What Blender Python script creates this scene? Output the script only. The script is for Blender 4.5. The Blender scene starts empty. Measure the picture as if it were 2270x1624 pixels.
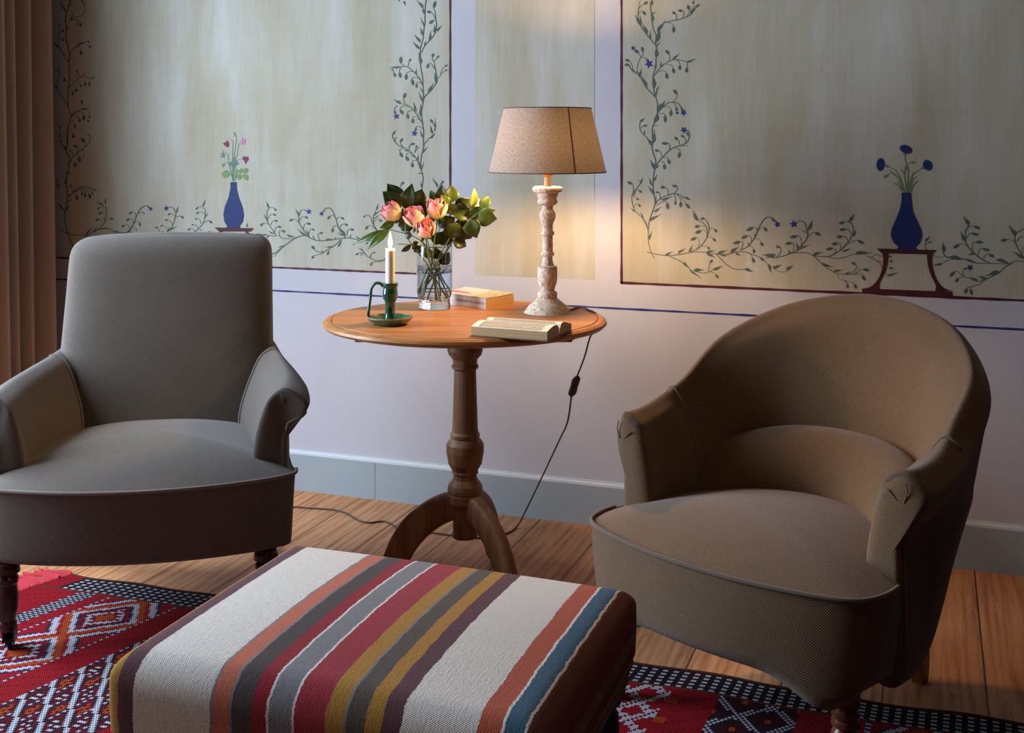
import bpy, bmesh, math, random
import numpy as np
from mathutils import Vector, Matrix
from mathutils.geometry import tessellate_polygon
random.seed(7)
PI = math.pi
scn = bpy.context.scene
COL = scn.collection

# ------------------------------------------------------------------ camera
YAW = math.radians(19.9)
FPX = 2568.0
CAM = np.array([0.0, -3.65, 1.265])
cam_d = bpy.data.cameras.new('camera')
cam = bpy.data.objects.new('camera', cam_d)
COL.objects.link(cam)
cam.location = CAM
cam.rotation_euler = (PI/2, 0, YAW)
cam_d.sensor_width = 36
cam_d.lens = 36*FPX/2270
cam_d.shift_y = -510/2270
cam_d.clip_start = 0.05
scn.camera = cam

# ------------------------------------------------------------------ view, world, daylight
scn.view_settings.view_transform = 'Standard'
scn.view_settings.look = 'None'
scn.view_settings.gamma = 1
scn.view_settings.use_curve_mapping = False
scn.view_settings.exposure = 0.0
world = bpy.data.worlds.new('world')
scn.world = world
world.use_nodes = True
world.node_tree.nodes['Background'].inputs[0].default_value = (0.62, 0.72, 1.0, 1)
world.node_tree.nodes['Background'].inputs[1].default_value = 0.014
scn.cycles.max_bounces = 10
scn.cycles.transmission_bounces = 8
scn.cycles.transparent_max_bounces = 8
scn.cycles.sample_clamp_indirect = 4.0
scn.cycles.use_denoising = True

def area(name, loc, target, sx, sy, power, color, spread=PI):
    l = bpy.data.lights.new(name, 'AREA')
    l.shape = 'RECTANGLE'; l.size = sx; l.size_y = sy; l.energy = power; l.color = color; l.spread = spread
    o = bpy.data.objects.new(name, l); COL.objects.link(o)
    o.location = loc
    d = Vector(target)-Vector(loc)
    o.rotation_euler = d.to_track_quat('-Z', 'Y').to_euler()
    return o
def point(name, loc, power, color, r, parent=None):
    l = bpy.data.lights.new(name, 'POINT'); l.energy = power; l.color = color; l.shadow_soft_size = r
    o = bpy.data.objects.new(name, l); COL.objects.link(o); o.location = loc
    if parent: o.parent = parent
    return o
# daylight outside the window in the left wall
area('daylight_window', (-3.62, -1.76, 1.5), (-2.0, -1.55, 0.9), 1.34, 1.9, 196, (0.66, 0.81, 1.0))
# dim frontal fill added far behind the camera, no window there
area('rear_fill', (1.6, -6.2, 1.9), (-0.6, -0.8, 0.9), 1.6, 1.6, 1.2, (0.80, 0.86, 1.0))
# warm lamp under the ceiling
point('ceiling_light', (-0.33, -1.96, 2.2), 11.0, (1.0, 0.60, 0.33), 0.03)

# ------------------------------------------------------------------ helpers: pixels of the photo to places
SN, CS = math.sin(YAW), math.cos(YAW)
def ray(px, py):
    u = (px-1135)/FPX; v = -(py-302)/FPX
    return np.array([-SN+u*CS, CS+u*SN, v])
def at_wall(px, py):
    r = ray(px, py); t = (0.0-CAM[1])/r[1]; p = CAM+r*t
    return float(p[0]), float(p[2])
def at_z(px, py, z):
    r = ray(px, py); t = (z-CAM[2])/r[2]; p = CAM+r*t
    return Vector((float(p[0]), float(p[1]), z))
def at_d(px, py, d):
    return Vector([float(v) for v in CAM+ray(px, py)*d])

# ------------------------------------------------------------------ helpers: meshes
def mesh_obj(name, verts, faces, mat, parent=None, smooth=True, uvs=None):
    me = bpy.data.meshes.new(name)
    me.from_pydata([tuple(map(float, v)) for v in verts], [], faces)
    if uvs is not None:
        ul = me.uv_layers.new(name='UVMap')
        for li, l in enumerate(me.loops):
            ul.data[li].uv = uvs[l.vertex_index]
    me.update()
    if smooth:
        for p in me.polygons: p.use_smooth = True
    o = bpy.data.objects.new(name, me); COL.objects.link(o)
    if mat:
        for m in (mat if isinstance(mat, (list, tuple)) else [mat]): me.materials.append(m)
    if parent: o.parent = parent
    return o
def bm_obj(name, bm, mat, parent=None, smooth=False):
    bmesh.ops.recalc_face_normals(bm, faces=bm.faces)
    me = bpy.data.meshes.new(name); bm.to_mesh(me); bm.free()
    if smooth:
        for p in me.polygons: p.use_smooth = True
    o = bpy.data.objects.new(name, me); COL.objects.link(o)
    for m in (mat if isinstance(mat, (list, tuple)) else [mat]): me.materials.append(m)
    if parent: o.parent = parent
    return o
def tag(o, label=None, cat=None, group=None, kind=None):
    if label: o['label'] = label
    if cat: o['category'] = cat
    if group: o['group'] = group
    if kind: o['kind'] = kind
    return o
def empty(name, loc=(0, 0, 0), rz=0, label=None, cat=None, group=None):
    o = bpy.data.objects.new(name, None); COL.objects.link(o)
    o.location = loc; o.rotation_euler = (0, 0, rz); o.empty_display_size = 0.05
    return tag(o, label, cat, group)
def box_bm(bm, x0, x1, y0, y1, z0, z1):
    v = [bm.verts.new(p) for p in ((x0,y0,z0),(x1,y0,z0),(x1,y1,z0),(x0,y1,z0),(x0,y0,z1),(x1,y0,z1),(x1,y1,z1),(x0,y1,z1))]
    for f in ((0,3,2,1),(4,5,6,7),(0,1,5,4),(1,2,6,5),(2,3,7,6),(3,0,4,7)): bm.faces.new([v[i] for i in f])
def box(name, x0, x1, y0, y1, z0, z1, mat, parent=None, bevel=0):
    bm = bmesh.new(); box_bm(bm, x0, x1, y0, y1, z0, z1)
    if bevel: bmesh.ops.bevel(bm, geom=bm.edges[:], offset=bevel, segments=3, affect='EDGES', profile=0.5)
    return bm_obj(name, bm, mat, parent, smooth=bool(bevel))
def cr(P, n, closed=False):
    """Catmull-Rom through P (m,k) with n samples per span"""
    P = np.asarray(P, float); m = len(P)
    if closed: idx = lambda i: P[i % m]; spans = m
    else:
        Q = np.concatenate([[2*P[0]-P[1]], P, [2*P[-1]-P[-2]]]); idx = lambda i: Q[i+1]; spans = m-1
    out = []
    for i in range(spans):
        p0, p1, p2, p3 = idx(i-1), idx(i), idx(i+1), idx(i+2)
        for k in range(n):
            t = k/n
            out.append(0.5*((2*p1)+(-p0+p2)*t+(2*p0-5*p1+4*p2-p3)*t*t+(-p0+3*p1-3*p2+p3)*t**3))
    if not closed: out.append(P[-1])
    return np.array(out)
def spline(P, n=8): return [Vector(p) for p in cr(P, n)]
def grid_mesh(name, G, mat, parent=None, closed=True, cap0=0, cap1=0, subd=0):
    """G: (T,N,3) rows of rings. cap: 0 none, else dome height."""
    T, N = G.shape[:2]
    verts = [tuple(p) for p in G.reshape(-1, 3)]
    ringlen = np.linalg.norm(np.roll(G, -1, 1)-G, axis=2).mean(0)
    U = np.concatenate([[0], np.cumsum(ringlen)[:-1]])
    rowlen = np.linalg.norm(G[1:]-G[:-1], axis=2).mean(1) if T > 1 else np.array([])
    Vv = np.concatenate([[0], np.cumsum(rowlen)])
    uvs = [(float(U[j]), float(Vv[i])) for i in range(T) for j in range(N)]
    faces = []
    J = N if closed else N-1
    for i in range(T-1):
        for j in range(J):
            a = i*N+j; b = i*N+(j+1) % N
            faces.append((a, b, b+N, a+N))
    for which, h in ((0, cap0), (1, cap1)):
        if not h: continue
        row = G[0] if which == 0 else G[-1]; nxt = G[1] if which == 0 else G[-2]
        c = row.mean(0)
        nrm = np.cross(row[N//4]-c, row[0]-c).astype(float)
        nrm = np.zeros(3)
        for j in range(N): nrm += np.cross(row[j]-c, row[(j+1) % N]-c)
        nrm /= np.linalg.norm(nrm)+1e-9
        if np.dot(nrm, c-nxt.mean(0)) < 0: nrm = -nrm
        base = 0 if which == 0 else (T-1)*N
        prev = [base+j for j in range(N)]
        for f, hh in ((0.93, .45), (0.8, .75), (0.55, .95), (0.25, 1.0)):
            st = len(verts)
            for j in range(N):
                p = c+(row[j]-c)*f+nrm*h*hh
                verts.append(tuple(p)); uvs.append((float(p[0]+p[1]*.3), float(p[2])))
            cur = [st+j for j in range(N)]
            for j in range(N):
                q = (prev[j], prev[(j+1) % N], cur[(j+1) % N], cur[j])
                faces.append(q if which else q[::-1])
            prev = cur
        verts.append(tuple(c+nrm*h)); uvs.append((float(c[0]), float(c[2])))
        k = len(verts)-1
        for j in range(N):
            q = (prev[j], prev[(j+1) % N], k)
            faces.append(q if which else q[::-1])
    o = mesh_obj(name, verts, faces, mat, parent, True, uvs)
    bm = bmesh.new(); bm.from_mesh(o.data); bmesh.ops.recalc_face_normals(bm, faces=bm.faces); bm.to_mesh(o.data); bm.free()
    return o
def tube(name, pts, r, mat, parent=None, n=8, caps=True, taper=None):
    pts = [Vector(p) for p in pts]; rows = []
    up = Vector((0, 0, 1)); prev = None
    for i, p in enumerate(pts):
        t = (pts[min(i+1, len(pts)-1)]-pts[max(i-1, 0)]).normalized()
        if prev is None:
            a = t.cross(up)
            if a.length < .1: a = t.cross(Vector((1, 0, 0)))
        else: a = prev-t*prev.dot(t)
        a.normalize(); prev = a; b = t.cross(a)
        rr = r if taper is None else r*(taper[0]+(taper[1]-taper[0])*i/(len(pts)-1))
        rows.append([p+(a*math.cos(2*PI*k/n)+b*math.sin(2*PI*k/n))*rr for k in range(n)])
    G = np.array([[list(q) for q in row] for row in rows])
    return grid_mesh(name, G, mat, parent, True, r*.3 if caps else 0, r*.3 if caps else 0)
def lathe(name, prof, mat, parent=None, n=48, loc=(0, 0), smooth=2, jit=0):
    """prof: list of (r,z)"""
    P = cr(prof, smooth) if smooth > 1 else np.array(prof, float)
    verts = []; uvs = []; faces = []
    for i, (r, z) in enumerate(P):
        for k in range(n):
            a = 2*PI*k/n; rr = max(r, 1e-4)*(1+jit*math.sin(3*a+i*.3)*math.cos(7*a))
            verts.append((loc[0]+rr*math.cos(a), loc[1]+rr*math.sin(a), z)); uvs.append((a*.05, z))
    for i in range(len(P)-1):
        for k in range(n):
            a = i*n+k; b = i*n+(k+1) % n
            faces.append((a, b, b+n, a+n))
    faces.append(tuple(range(n))[::-1]); faces.append(tuple((len(P)-1)*n+k for k in range(n)))
    o = mesh_obj(name, verts, faces, mat, parent, True, uvs)
    bm = bmesh.new(); bm.from_mesh(o.data); bmesh.ops.recalc_face_normals(bm, faces=bm.faces); bm.to_mesh(o.data); bm.free()
    mod = o.modifiers.new('edge', 'EDGE_SPLIT'); mod.split_angle = math.radians(50)
    return o
def sharp(prof, e=0.0006):
    """double profile points so catmull-rom keeps corners"""
    out = []
    for i, p in enumerate(prof):
        p = np.array(p, float)
        if i > 0:
            q = np.array(prof[i-1], float); d = q-p; L = np.linalg.norm(d)
            if L > 3*e: out.append(tuple(p+d/L*e))
        out.append(tuple(p))
        if i < len(prof)-1:
            q = np.array(prof[i+1], float); d = q-p; L = np.linalg.norm(d)
            if L > 3*e: out.append(tuple(p+d/L*e))
    return out

# ------------------------------------------------------------------ helpers: materials
def srgb(r, g, b):
    f = lambda c: (c/255/12.92) if c/255 <= .04045 else ((c/255+.055)/1.055)**2.4
    return (f(r), f(g), f(b), 1)
class NT:
    def __init__(s, name):
        s.m = bpy.data.materials.new(name); s.m.use_nodes = True; s.t = s.m.node_tree
        s.b = s.t.nodes['Principled BSDF']; s.out = s.t.nodes['Material Output']
    def n(s, t, **k):
        x = s.t.nodes.new(t)
        for a, v in k.items(): setattr(x, a, v)
        return x
    def l(s, a, b): s.t.links.new(a, b)
    def setv(s, **k):
        for a, v in k.items(): s.b.inputs[a.replace('_', ' ')].default_value = v
    def math(s, op, a, b=None, c=None):
        x = s.n('ShaderNodeMath', operation=op)
        for i, v in enumerate((a, b, c)):
            if v is None: continue
            if isinstance(v, (int, float)): x.inputs[i].default_value = v
            else: s.l(v, x.inputs[i])
        return x.outputs[0]
    def noise(s, vec, scale, detail=4, rough=.55, dist=0):
        x = s.n('ShaderNodeTexNoise'); x.inputs['Scale'].default_value = scale; x.inputs['Detail'].default_value = detail
        x.inputs['Roughness'].default_value = rough; x.inputs['Distortion'].default_value = dist
        if vec is not None: s.l(vec, x.inputs['Vector'])
        return x.outputs['Fac']
    def mapv(s, vec, sc=(1, 1, 1), loc=(0, 0, 0), rot=(0, 0, 0)):
        x = s.n('ShaderNodeMapping'); x.inputs['Scale'].default_value = sc; x.inputs['Location'].default_value = loc; x.inputs['Rotation'].default_value = rot
        s.l(vec, x.inputs['Vector']); return x.outputs[0]
    def ramp(s, fac, stops, interp='LINEAR'):
        x = s.n('ShaderNodeValToRGB'); x.color_ramp.interpolation = interp
        e = x.color_ramp.elements
        while len(e) > 1: e.remove(e[-1])
        e[0].position = stops[0][0]; e[0].color = stops[0][1]
        for p, c in stops[1:]:
            q = e.new(p); q.color = c
        s.l(fac, x.inputs[0]); return x.outputs[0]
    def mix(s, fac, a, b, mode='MIX'):
        x = s.n('ShaderNodeMix', data_type='RGBA', blend_type=mode)
        if isinstance(fac, (int, float)): x.inputs[0].default_value = fac
        else: s.l(fac, x.inputs[0])
        for i, v in ((6, a), (7, b)):
            if isinstance(v, tuple): x.inputs[i].default_value = v
            else: s.l(v, x.inputs[i])
        return x.outputs[2]
    def bump(s, h, strength=.3, dist=.002):
        x = s.n('ShaderNodeBump'); x.inputs['Strength'].default_value = strength; x.inputs['Distance'].default_value = dist
        s.l(h, x.inputs['Height']); s.l(x.outputs[0], s.b.inputs['Normal']); return x
    def obj(s): return s.n('ShaderNodeTexCoord').outputs['Object']
    def uv(s): return s.n('ShaderNodeTexCoord').outputs['UV']
    def geo(s): return s.n('ShaderNodeNewGeometry').outputs['Position']
    def xyz(s, v):
        x = s.n('ShaderNodeSeparateXYZ'); s.l(v, x.inputs[0]); return x.outputs
def simple(name, col, rough=.6, spec=.5, noise=0, nscale=30, bump=0, metal=0, **kw):
    m = NT(name); m.setv(Roughness=rough, Metallic=metal)
    m.b.inputs['Specular IOR Level'].default_value = spec
    c2 = tuple(v*(1-noise) for v in col[:3])+(1,)
    if noise:
        f = m.noise(m.obj(), nscale, 5)
        m.l(m.mix(f, col, c2), m.b.inputs['Base Color'])
        if bump: m.bump(f, bump, .002)
    else:
        m.setv(Base_Color=col)
        if bump: m.bump(m.noise(m.obj(), nscale, 5), bump, .002)
    for k, v in kw.items(): m.b.inputs[k.replace('_', ' ')].default_value = v
    return m.m

def wall_mat():
    m = NT('white_plaster'); o = m.obj()
    f = m.noise(m.mapv(o, (1.5, 1, 1.0)), 2.2, 4)
    m.l(m.ramp(f, [(.3, (0.47, 0.465, 0.505, 1)), (.7, (0.505, 0.50, 0.54, 1))]), m.b.inputs['Base Color'])
    m.setv(Roughness=.75); m.b.inputs['Specular IOR Level'].default_value = .25
    m.bump(m.noise(m.mapv(o, (12, 1, 2)), 6, 5), .12, .004)
    return m.m
def mural_mat():
    m = NT('limewash_panel'); o = m.obj()
    a = m.noise(m.mapv(o, (3.2, 1, .7)), 1.6, 6, .6, .4)
    b = m.noise(m.mapv(o, (30, 1, 1.4)), 3, 6, .7)
    h = m.noise(m.mapv(o, (1.6, 1, 14)), 2, 6, .7)
    msk = m.noise(o, 1.7, 2)
    fine = m.mix(m.math('MULTIPLY', msk, .55), b, h)
    k = m.math('ADD', m.math('MULTIPLY', a, .95), m.math('MULTIPLY', m.math('SUBTRACT', fine, .5), .42))
    c = m.ramp(k, [(.22, (0.36, 0.315, 0.21, 1)), (.40, (0.40, 0.365, 0.27, 1)), (.52, (0.44, 0.42, 0.345, 1)), (.64, (0.485, 0.475, 0.42, 1)), (.80, (0.55, 0.55, 0.52, 1))])
    m.l(c, m.b.inputs['Base Color']); m.setv(Roughness=.7); m.b.inputs['Specular IOR Level'].default_value = .3
    m.bump(fine, .15, .003)
    return m.m
def fabric_mat(name, ca, cb, pitch=.0042, bump=.6, sheen=.25):
    m = NT(name); uv = m.uv(); x, y, z = m.xyz(uv)
    w = 2*PI/pitch
    nz = m.noise(m.obj(), 9, 4)
    sx = m.math('SINE', m.math('MULTIPLY', x, w)); sy = m.math('SINE', m.math('MULTIPLY', y, w))
    t = m.math('ADD', m.math('MULTIPLY', m.math('MULTIPLY', sx, sy), .5), .5)
    th = m.noise(m.mapv(uv, (60, 700, 1)), 1, 3); tv = m.noise(m.mapv(uv, (700, 60, 1)), 1, 3)
    k = m.math('ADD', m.math('MULTIPLY', t, .62), m.math('ADD', m.math('MULTIPLY', th, .19), m.math('MULTIPLY', tv, .19)))
    c = m.ramp(k, [(.25, ca), (.75, cb)])
    c = m.mix(m.math('MULTIPLY', nz, .25), c, tuple(v*.75 for v in ca[:3])+(1,))
    m.l(c, m.b.inputs['Base Color']); m.setv(Roughness=.85)
    m.b.inputs['Specular IOR Level'].default_value = .2
    m.b.inputs['Sheen Weight'].default_value = sheen; m.b.inputs['Sheen Roughness'].default_value = .5
    m.bump(k, bump, .0015)
    return m.m
def wood_mat(name, c1, c2, c3, axis=0, scale=1.0, rough=.5, fine=1.0):
    m = NT(name); o = m.obj()
    s = [14, 14, 14]; s[axis] = 1.1
    v = m.mapv(o, tuple(q*scale for q in s))
    a = m.noise(v, 1.2, 5, .6, 1.2)
    s2 = [160, 160, 160]; s2[axis] = 6
    b = m.noise(m.mapv(o, tuple(s2)), 1, 4, .7)
    k = m.math('ADD', m.math('MULTIPLY', a, .7), m.math('MULTIPLY', b, .35*fine))
    m.l(m.ramp(k, [(.3, c1), (.5, c2), (.72, c3)]), m.b.inputs['Base Color'])
    m.setv(Roughness=rough); m.b.inputs['Specular IOR Level'].default_value = .4
    m.bump(k, .25, .001)
    return m.m
def floor_mat():
    m = NT('old_pine_boards'); o = m.obj(); x, y, z = m.xyz(o)
    W = .222
    u = m.math('DIVIDE', m.math('ADD', x, 1.88+W*40), W)
    bi = m.math('FLOOR', u); fr = m.math('FRACT', u)
    wn = m.n('ShaderNodeTexWhiteNoise', noise_dimensions='1D'); m.l(bi, wn.inputs['W'])
    rnd = wn.outputs['Value']
    cb = m.n('ShaderNodeCombineXYZ'); m.l(m.math('MULTIPLY', rnd, 37.0), cb.inputs[0]); m.l(m.math('MULTIPLY', rnd, 11.0), cb.inputs[1])
    va = m.n('ShaderNodeVectorMath', operation='ADD'); m.l(o, va.inputs[0]); m.l(cb.outputs[0], va.inputs[1]); v = va.outputs[0]
    wave = m.n('ShaderNodeTexWave', wave_type='BANDS', bands_direction='X'); wave.inputs['Scale'].default_value = 7
    wave.inputs['Distortion'].default_value = 9; wave.inputs['Detail'].default_value = 3; wave.inputs['Detail Scale'].default_value = .9
    m.l(m.mapv(v, (1.6, .16, 1)), wave.inputs['Vector'])
    g1 = m.noise(m.mapv(v, (26, 1.6, 1)), 1.5, 6, .65, .6); g2 = m.noise(m.mapv(v, (120, 4, 1)), 1.5, 4, .7)
    k = m.math('ADD', m.math('ADD', m.math('MULTIPLY', wave.outputs['Fac'], .10), m.math('MULTIPLY', g1, .60)), m.math('MULTIPLY', g2, .32))
    c = m.ramp(k, [(.25, srgb(104, 60, 36)), (.42, srgb(178, 118, 76)), (.54, srgb(210, 150, 102)), (.8, srgb(228, 176, 130))])
    c = m.mix(m.math('MULTIPLY', rnd, .35), c, srgb(140, 84, 52))
    # knots and worm scars
    vo = m.n('ShaderNodeTexVoronoi'); vo.inputs['Scale'].default_value = 2.1; m.l(m.mapv(v, (1.6, .8, 1)), vo.inputs['Vector'])
    kn = m.math('LESS_THAN', vo.outputs['Distance'], .055)
    c = m.mix(m.math('MULTIPLY', kn, .75), c, srgb(60, 30, 18))
    sc = m.math('GREATER_THAN', m.noise(m.mapv(v, (60, 9, 1)), 1.3, 3, .6), .69)
    c = m.mix(m.math('MULTIPLY', sc, .6), c, srgb(52, 28, 18))
    d = m.math('ABSOLUTE', m.math('SUBTRACT', fr, .5))
    gap = m.math('GREATER_THAN', d, .4915)
    c = m.mix(m.math('MULTIPLY', gap, .93), c, srgb(25, 14, 9))
    m.l(c, m.b.inputs['Base Color']); m.setv(Roughness=.55); m.b.inputs['Specular IOR Level'].default_value = .35
    hh = m.math('SUBTRACT', m.math('MULTIPLY', k, .25), gap)
    m.bump(hh, .5, .003)
    return m.m

M = {}
M['wall'] = wall_mat(); M['mural'] = mural_mat(); M['floor'] = floor_mat()
M['skirting'] = simple('grey_painted_skirting', srgb(158, 169, 174), .5, .4, .05, 4)
M['maroon'] = simple('maroon_paint', srgb(76, 26, 34), .6, .3, .25, 14)
M['navyline'] = simple('navy_paint_line', srgb(38, 48, 110), .6, .3, .2, 20)
M['vine'] = simple('vine_green_paint', srgb(80, 98, 88), .65, .3, .3, 16)
M['vblue'] = simple('cobalt_paint', srgb(26, 44, 100), .6, .3, .2, 12)
M['flowerblue'] = simple('flower_blue_paint', srgb(40, 55, 125), .6, .3, .3, 60)
M['stemgreen'] = simple('soft_green_paint', srgb(108, 132, 92), .65, .3, .25, 30)
M['leafpaint'] = simple('fresh_green_paint', srgb(120, 150, 92), .65, .3, .3, 40)
M['pinkpaint'] = simple('pink_paint', srgb(190, 120, 165), .65, .3, .1, 40)
M['plumpaint'] = simple('plum_paint', srgb(130, 45, 85), .65, .3, .3, 60)
M['fabA'] = fabric_mat('grey_taupe_linen', srgb(42, 36, 31), srgb(140, 126, 114))
M['fabB'] = fabric_mat('taupe_rep_linen', srgb(46, 33, 21), srgb(148, 111, 73), .0048, .8)
M['pipA'] = fabric_mat('linen_piping', srgb(104, 92, 86), srgb(160, 146, 138), .002)
M['pipB'] = fabric_mat('taupe_piping', srgb(86, 72, 60), srgb(134, 116, 98), .002)
M['curtain'] = fabric_mat('peach_linen_curtain', srgb(158, 137, 122), srgb(200, 178, 162), .002, .2, .15)
M['darkwood'] = wood_mat('dark_mahogany', srgb(34, 12, 8), srgb(58, 22, 14), srgb(82, 34, 20), 2, 1, .28)
M['legwood'] = wood_mat('polished_walnut_leg', srgb(64, 30, 14), srgb(104, 54, 26), srgb(136, 78, 40), 2, 1, .3)
M['oak'] = wood_mat('worn_oak', srgb(88, 54, 32), srgb(136, 92, 58), srgb(172, 124, 84), 2, 1, .55)
M['oaktop'] = wood_mat('oak_table_top', srgb(140, 88, 44), srgb(178, 118, 62), srgb(204, 146, 88), 0, .8, .42)
M['iron'] = simple('dark_iron', srgb(34, 30, 30), .4, .5, .3, 60, 0, .8)
M['black'] = simple('black_lacquer', srgb(20, 18, 18), .4)
M['glassglaze'] = None

# ------------------------------------------------------------------ the setting
XL, XR = -3.35, 2.6
def struct(o): o['kind'] = 'structure'; return o
floor = struct(box('floor', XL-.3, XR, -3.3, .05, -.08, 0, M['floor']))
wall = struct(box('wall_back', XL-.25, XR, 0, .12, 0, 2.75, M['wall']))
# left wall with the window opening
bm = bmesh.new()
for a in ((-3.3, -2.65, 0, 2.75), (-1.06, 0, 0, 2.75), (-2.65, -1.06, 0, .45), (-2.65, -1.06, 2.45, 2.75)):
    box_bm(bm, XL-.25, XL, a[0], a[1], a[2], a[3])
wl = struct(bm_obj('wall_left', bm, M['wall']))
bm = bmesh.new()
for a in ((-2.65, -2.59, .45, 2.45), (-1.12, -1.06, .45, 2.45), (-2.59, -1.12, .45, .51), (-2.59, -1.12, 2.39, 2.45), (-1.93, -1.88, .51, 2.39)):
    box_bm(bm, XL-.20, XL-.15, a[0], a[1], a[2], a[3])
struct(bm_obj('window_1', bm, simple('white_window_paint', srgb(225, 225, 222), .4)))
sk = struct(box('baseboard_back', XL, XR, -.018, 0, 0, .128, M['skirting']))
bm = bmesh.new(); box_bm(bm, XL, XR, -.014, 0, .128, .142)
bmesh.ops.bevel(bm, geom=[e for e in bm.edges if abs(e.verts[0].co.z-.142) < 1e-4 and abs(e.verts[1].co.z-.142) < 1e-4 and abs(e.verts[0].co.y+.014) < 1e-4 and abs(e.verts[1].co.y+.014) < 1e-4], offset=.008, segments=3, affect='EDGES')
bm_obj('top_bead', bm, simple('pale_skirting_bead', srgb(205, 212, 216), .4), sk)
xj = at_wall(836, 1060)[0]
box('board_joint', xj-.0008, xj+.0008, -.0186, -.017, 0, .128, simple('grey_joint_line', srgb(120, 128, 130), .8), sk)  # thin grey strip marking where two skirting boards meet
struct(box('baseboard_left', XL, XL+.018, -3.3, -.02, 0, .14, M['skirting']))

# ------------------------------------------------------------------ the mural on the back wall (paint: thin meshes, parts of the wall)
def rect_wall(name, x0, x1, z0, z1, y, mat):
    return box(name, x0, x1, -y, -.00001, z0, z1, mat, wall)
PZ = .794
x998 = at_wall(998, 300)[0]; x1053 = at_wall(1053, 300)[0]; x1318 = at_wall(1318, 300)[0]; x1378 = at_wall(1378, 300)[0]
rect_wall('painted_panel', -3.16, x998, PZ, 2.6, .0008, M['mural'])
rect_wall('painted_panel', x1053, x1318, PZ+.002, 2.6, .0008, M['mural'])
rect_wall('painted_panel', x1378, XR-.05, PZ, 2.6, .0008, M['mural'])
def wob(x0, z0, x1, z1, w, y, n=60):
    """hand-painted line with a slightly uneven edge"""
    V = []; F = []
    dx, dz = x1-x0, z1-z0; L = math.hypot(dx, dz); nx, nz = -dz/L, dx/L
    for i in range(n+1):
        t = i/n; ww = w*(.5+.09*math.sin(i*1.7)+.06*math.sin(i*.53+2))
        for s in (-1, 1): V.append((x0+dx*t+nx*ww*s, -y, z0+dz*t+nz*ww*s))
        if i: F.append((2*i-2, 2*i-1, 2*i+1, 2*i))
    return V, F
def join(parts):
    V = []; F = []
    for v, f in parts:
        k = len(V); V += v; F += [tuple(i+k for i in q) for q in f]
    return V, F
V, F = join([wob(-3.3, PZ-.003, x998+.003, PZ-.003, .0065, .0012, 120), wob(x998, PZ-.004, x998, 2.6, .0065, .0012)])
mesh_obj('panel_border_line', V, F, M['maroon'], wall, False)
V, F = join([wob(x1378-.003, PZ-.003, XR, PZ-.003, .0075, .0012, 120), wob(x1378, PZ-.005, x1378, 2.6, .0075, .0012)])
mesh_obj('panel_border_line', V, F, M['maroon'], wall, False)
V, F = wob(-3.3, .707, XR, .707, .0058, .0010, 200)
mesh_obj('dado_line', V, F, M['navyline'], wall, False)

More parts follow.
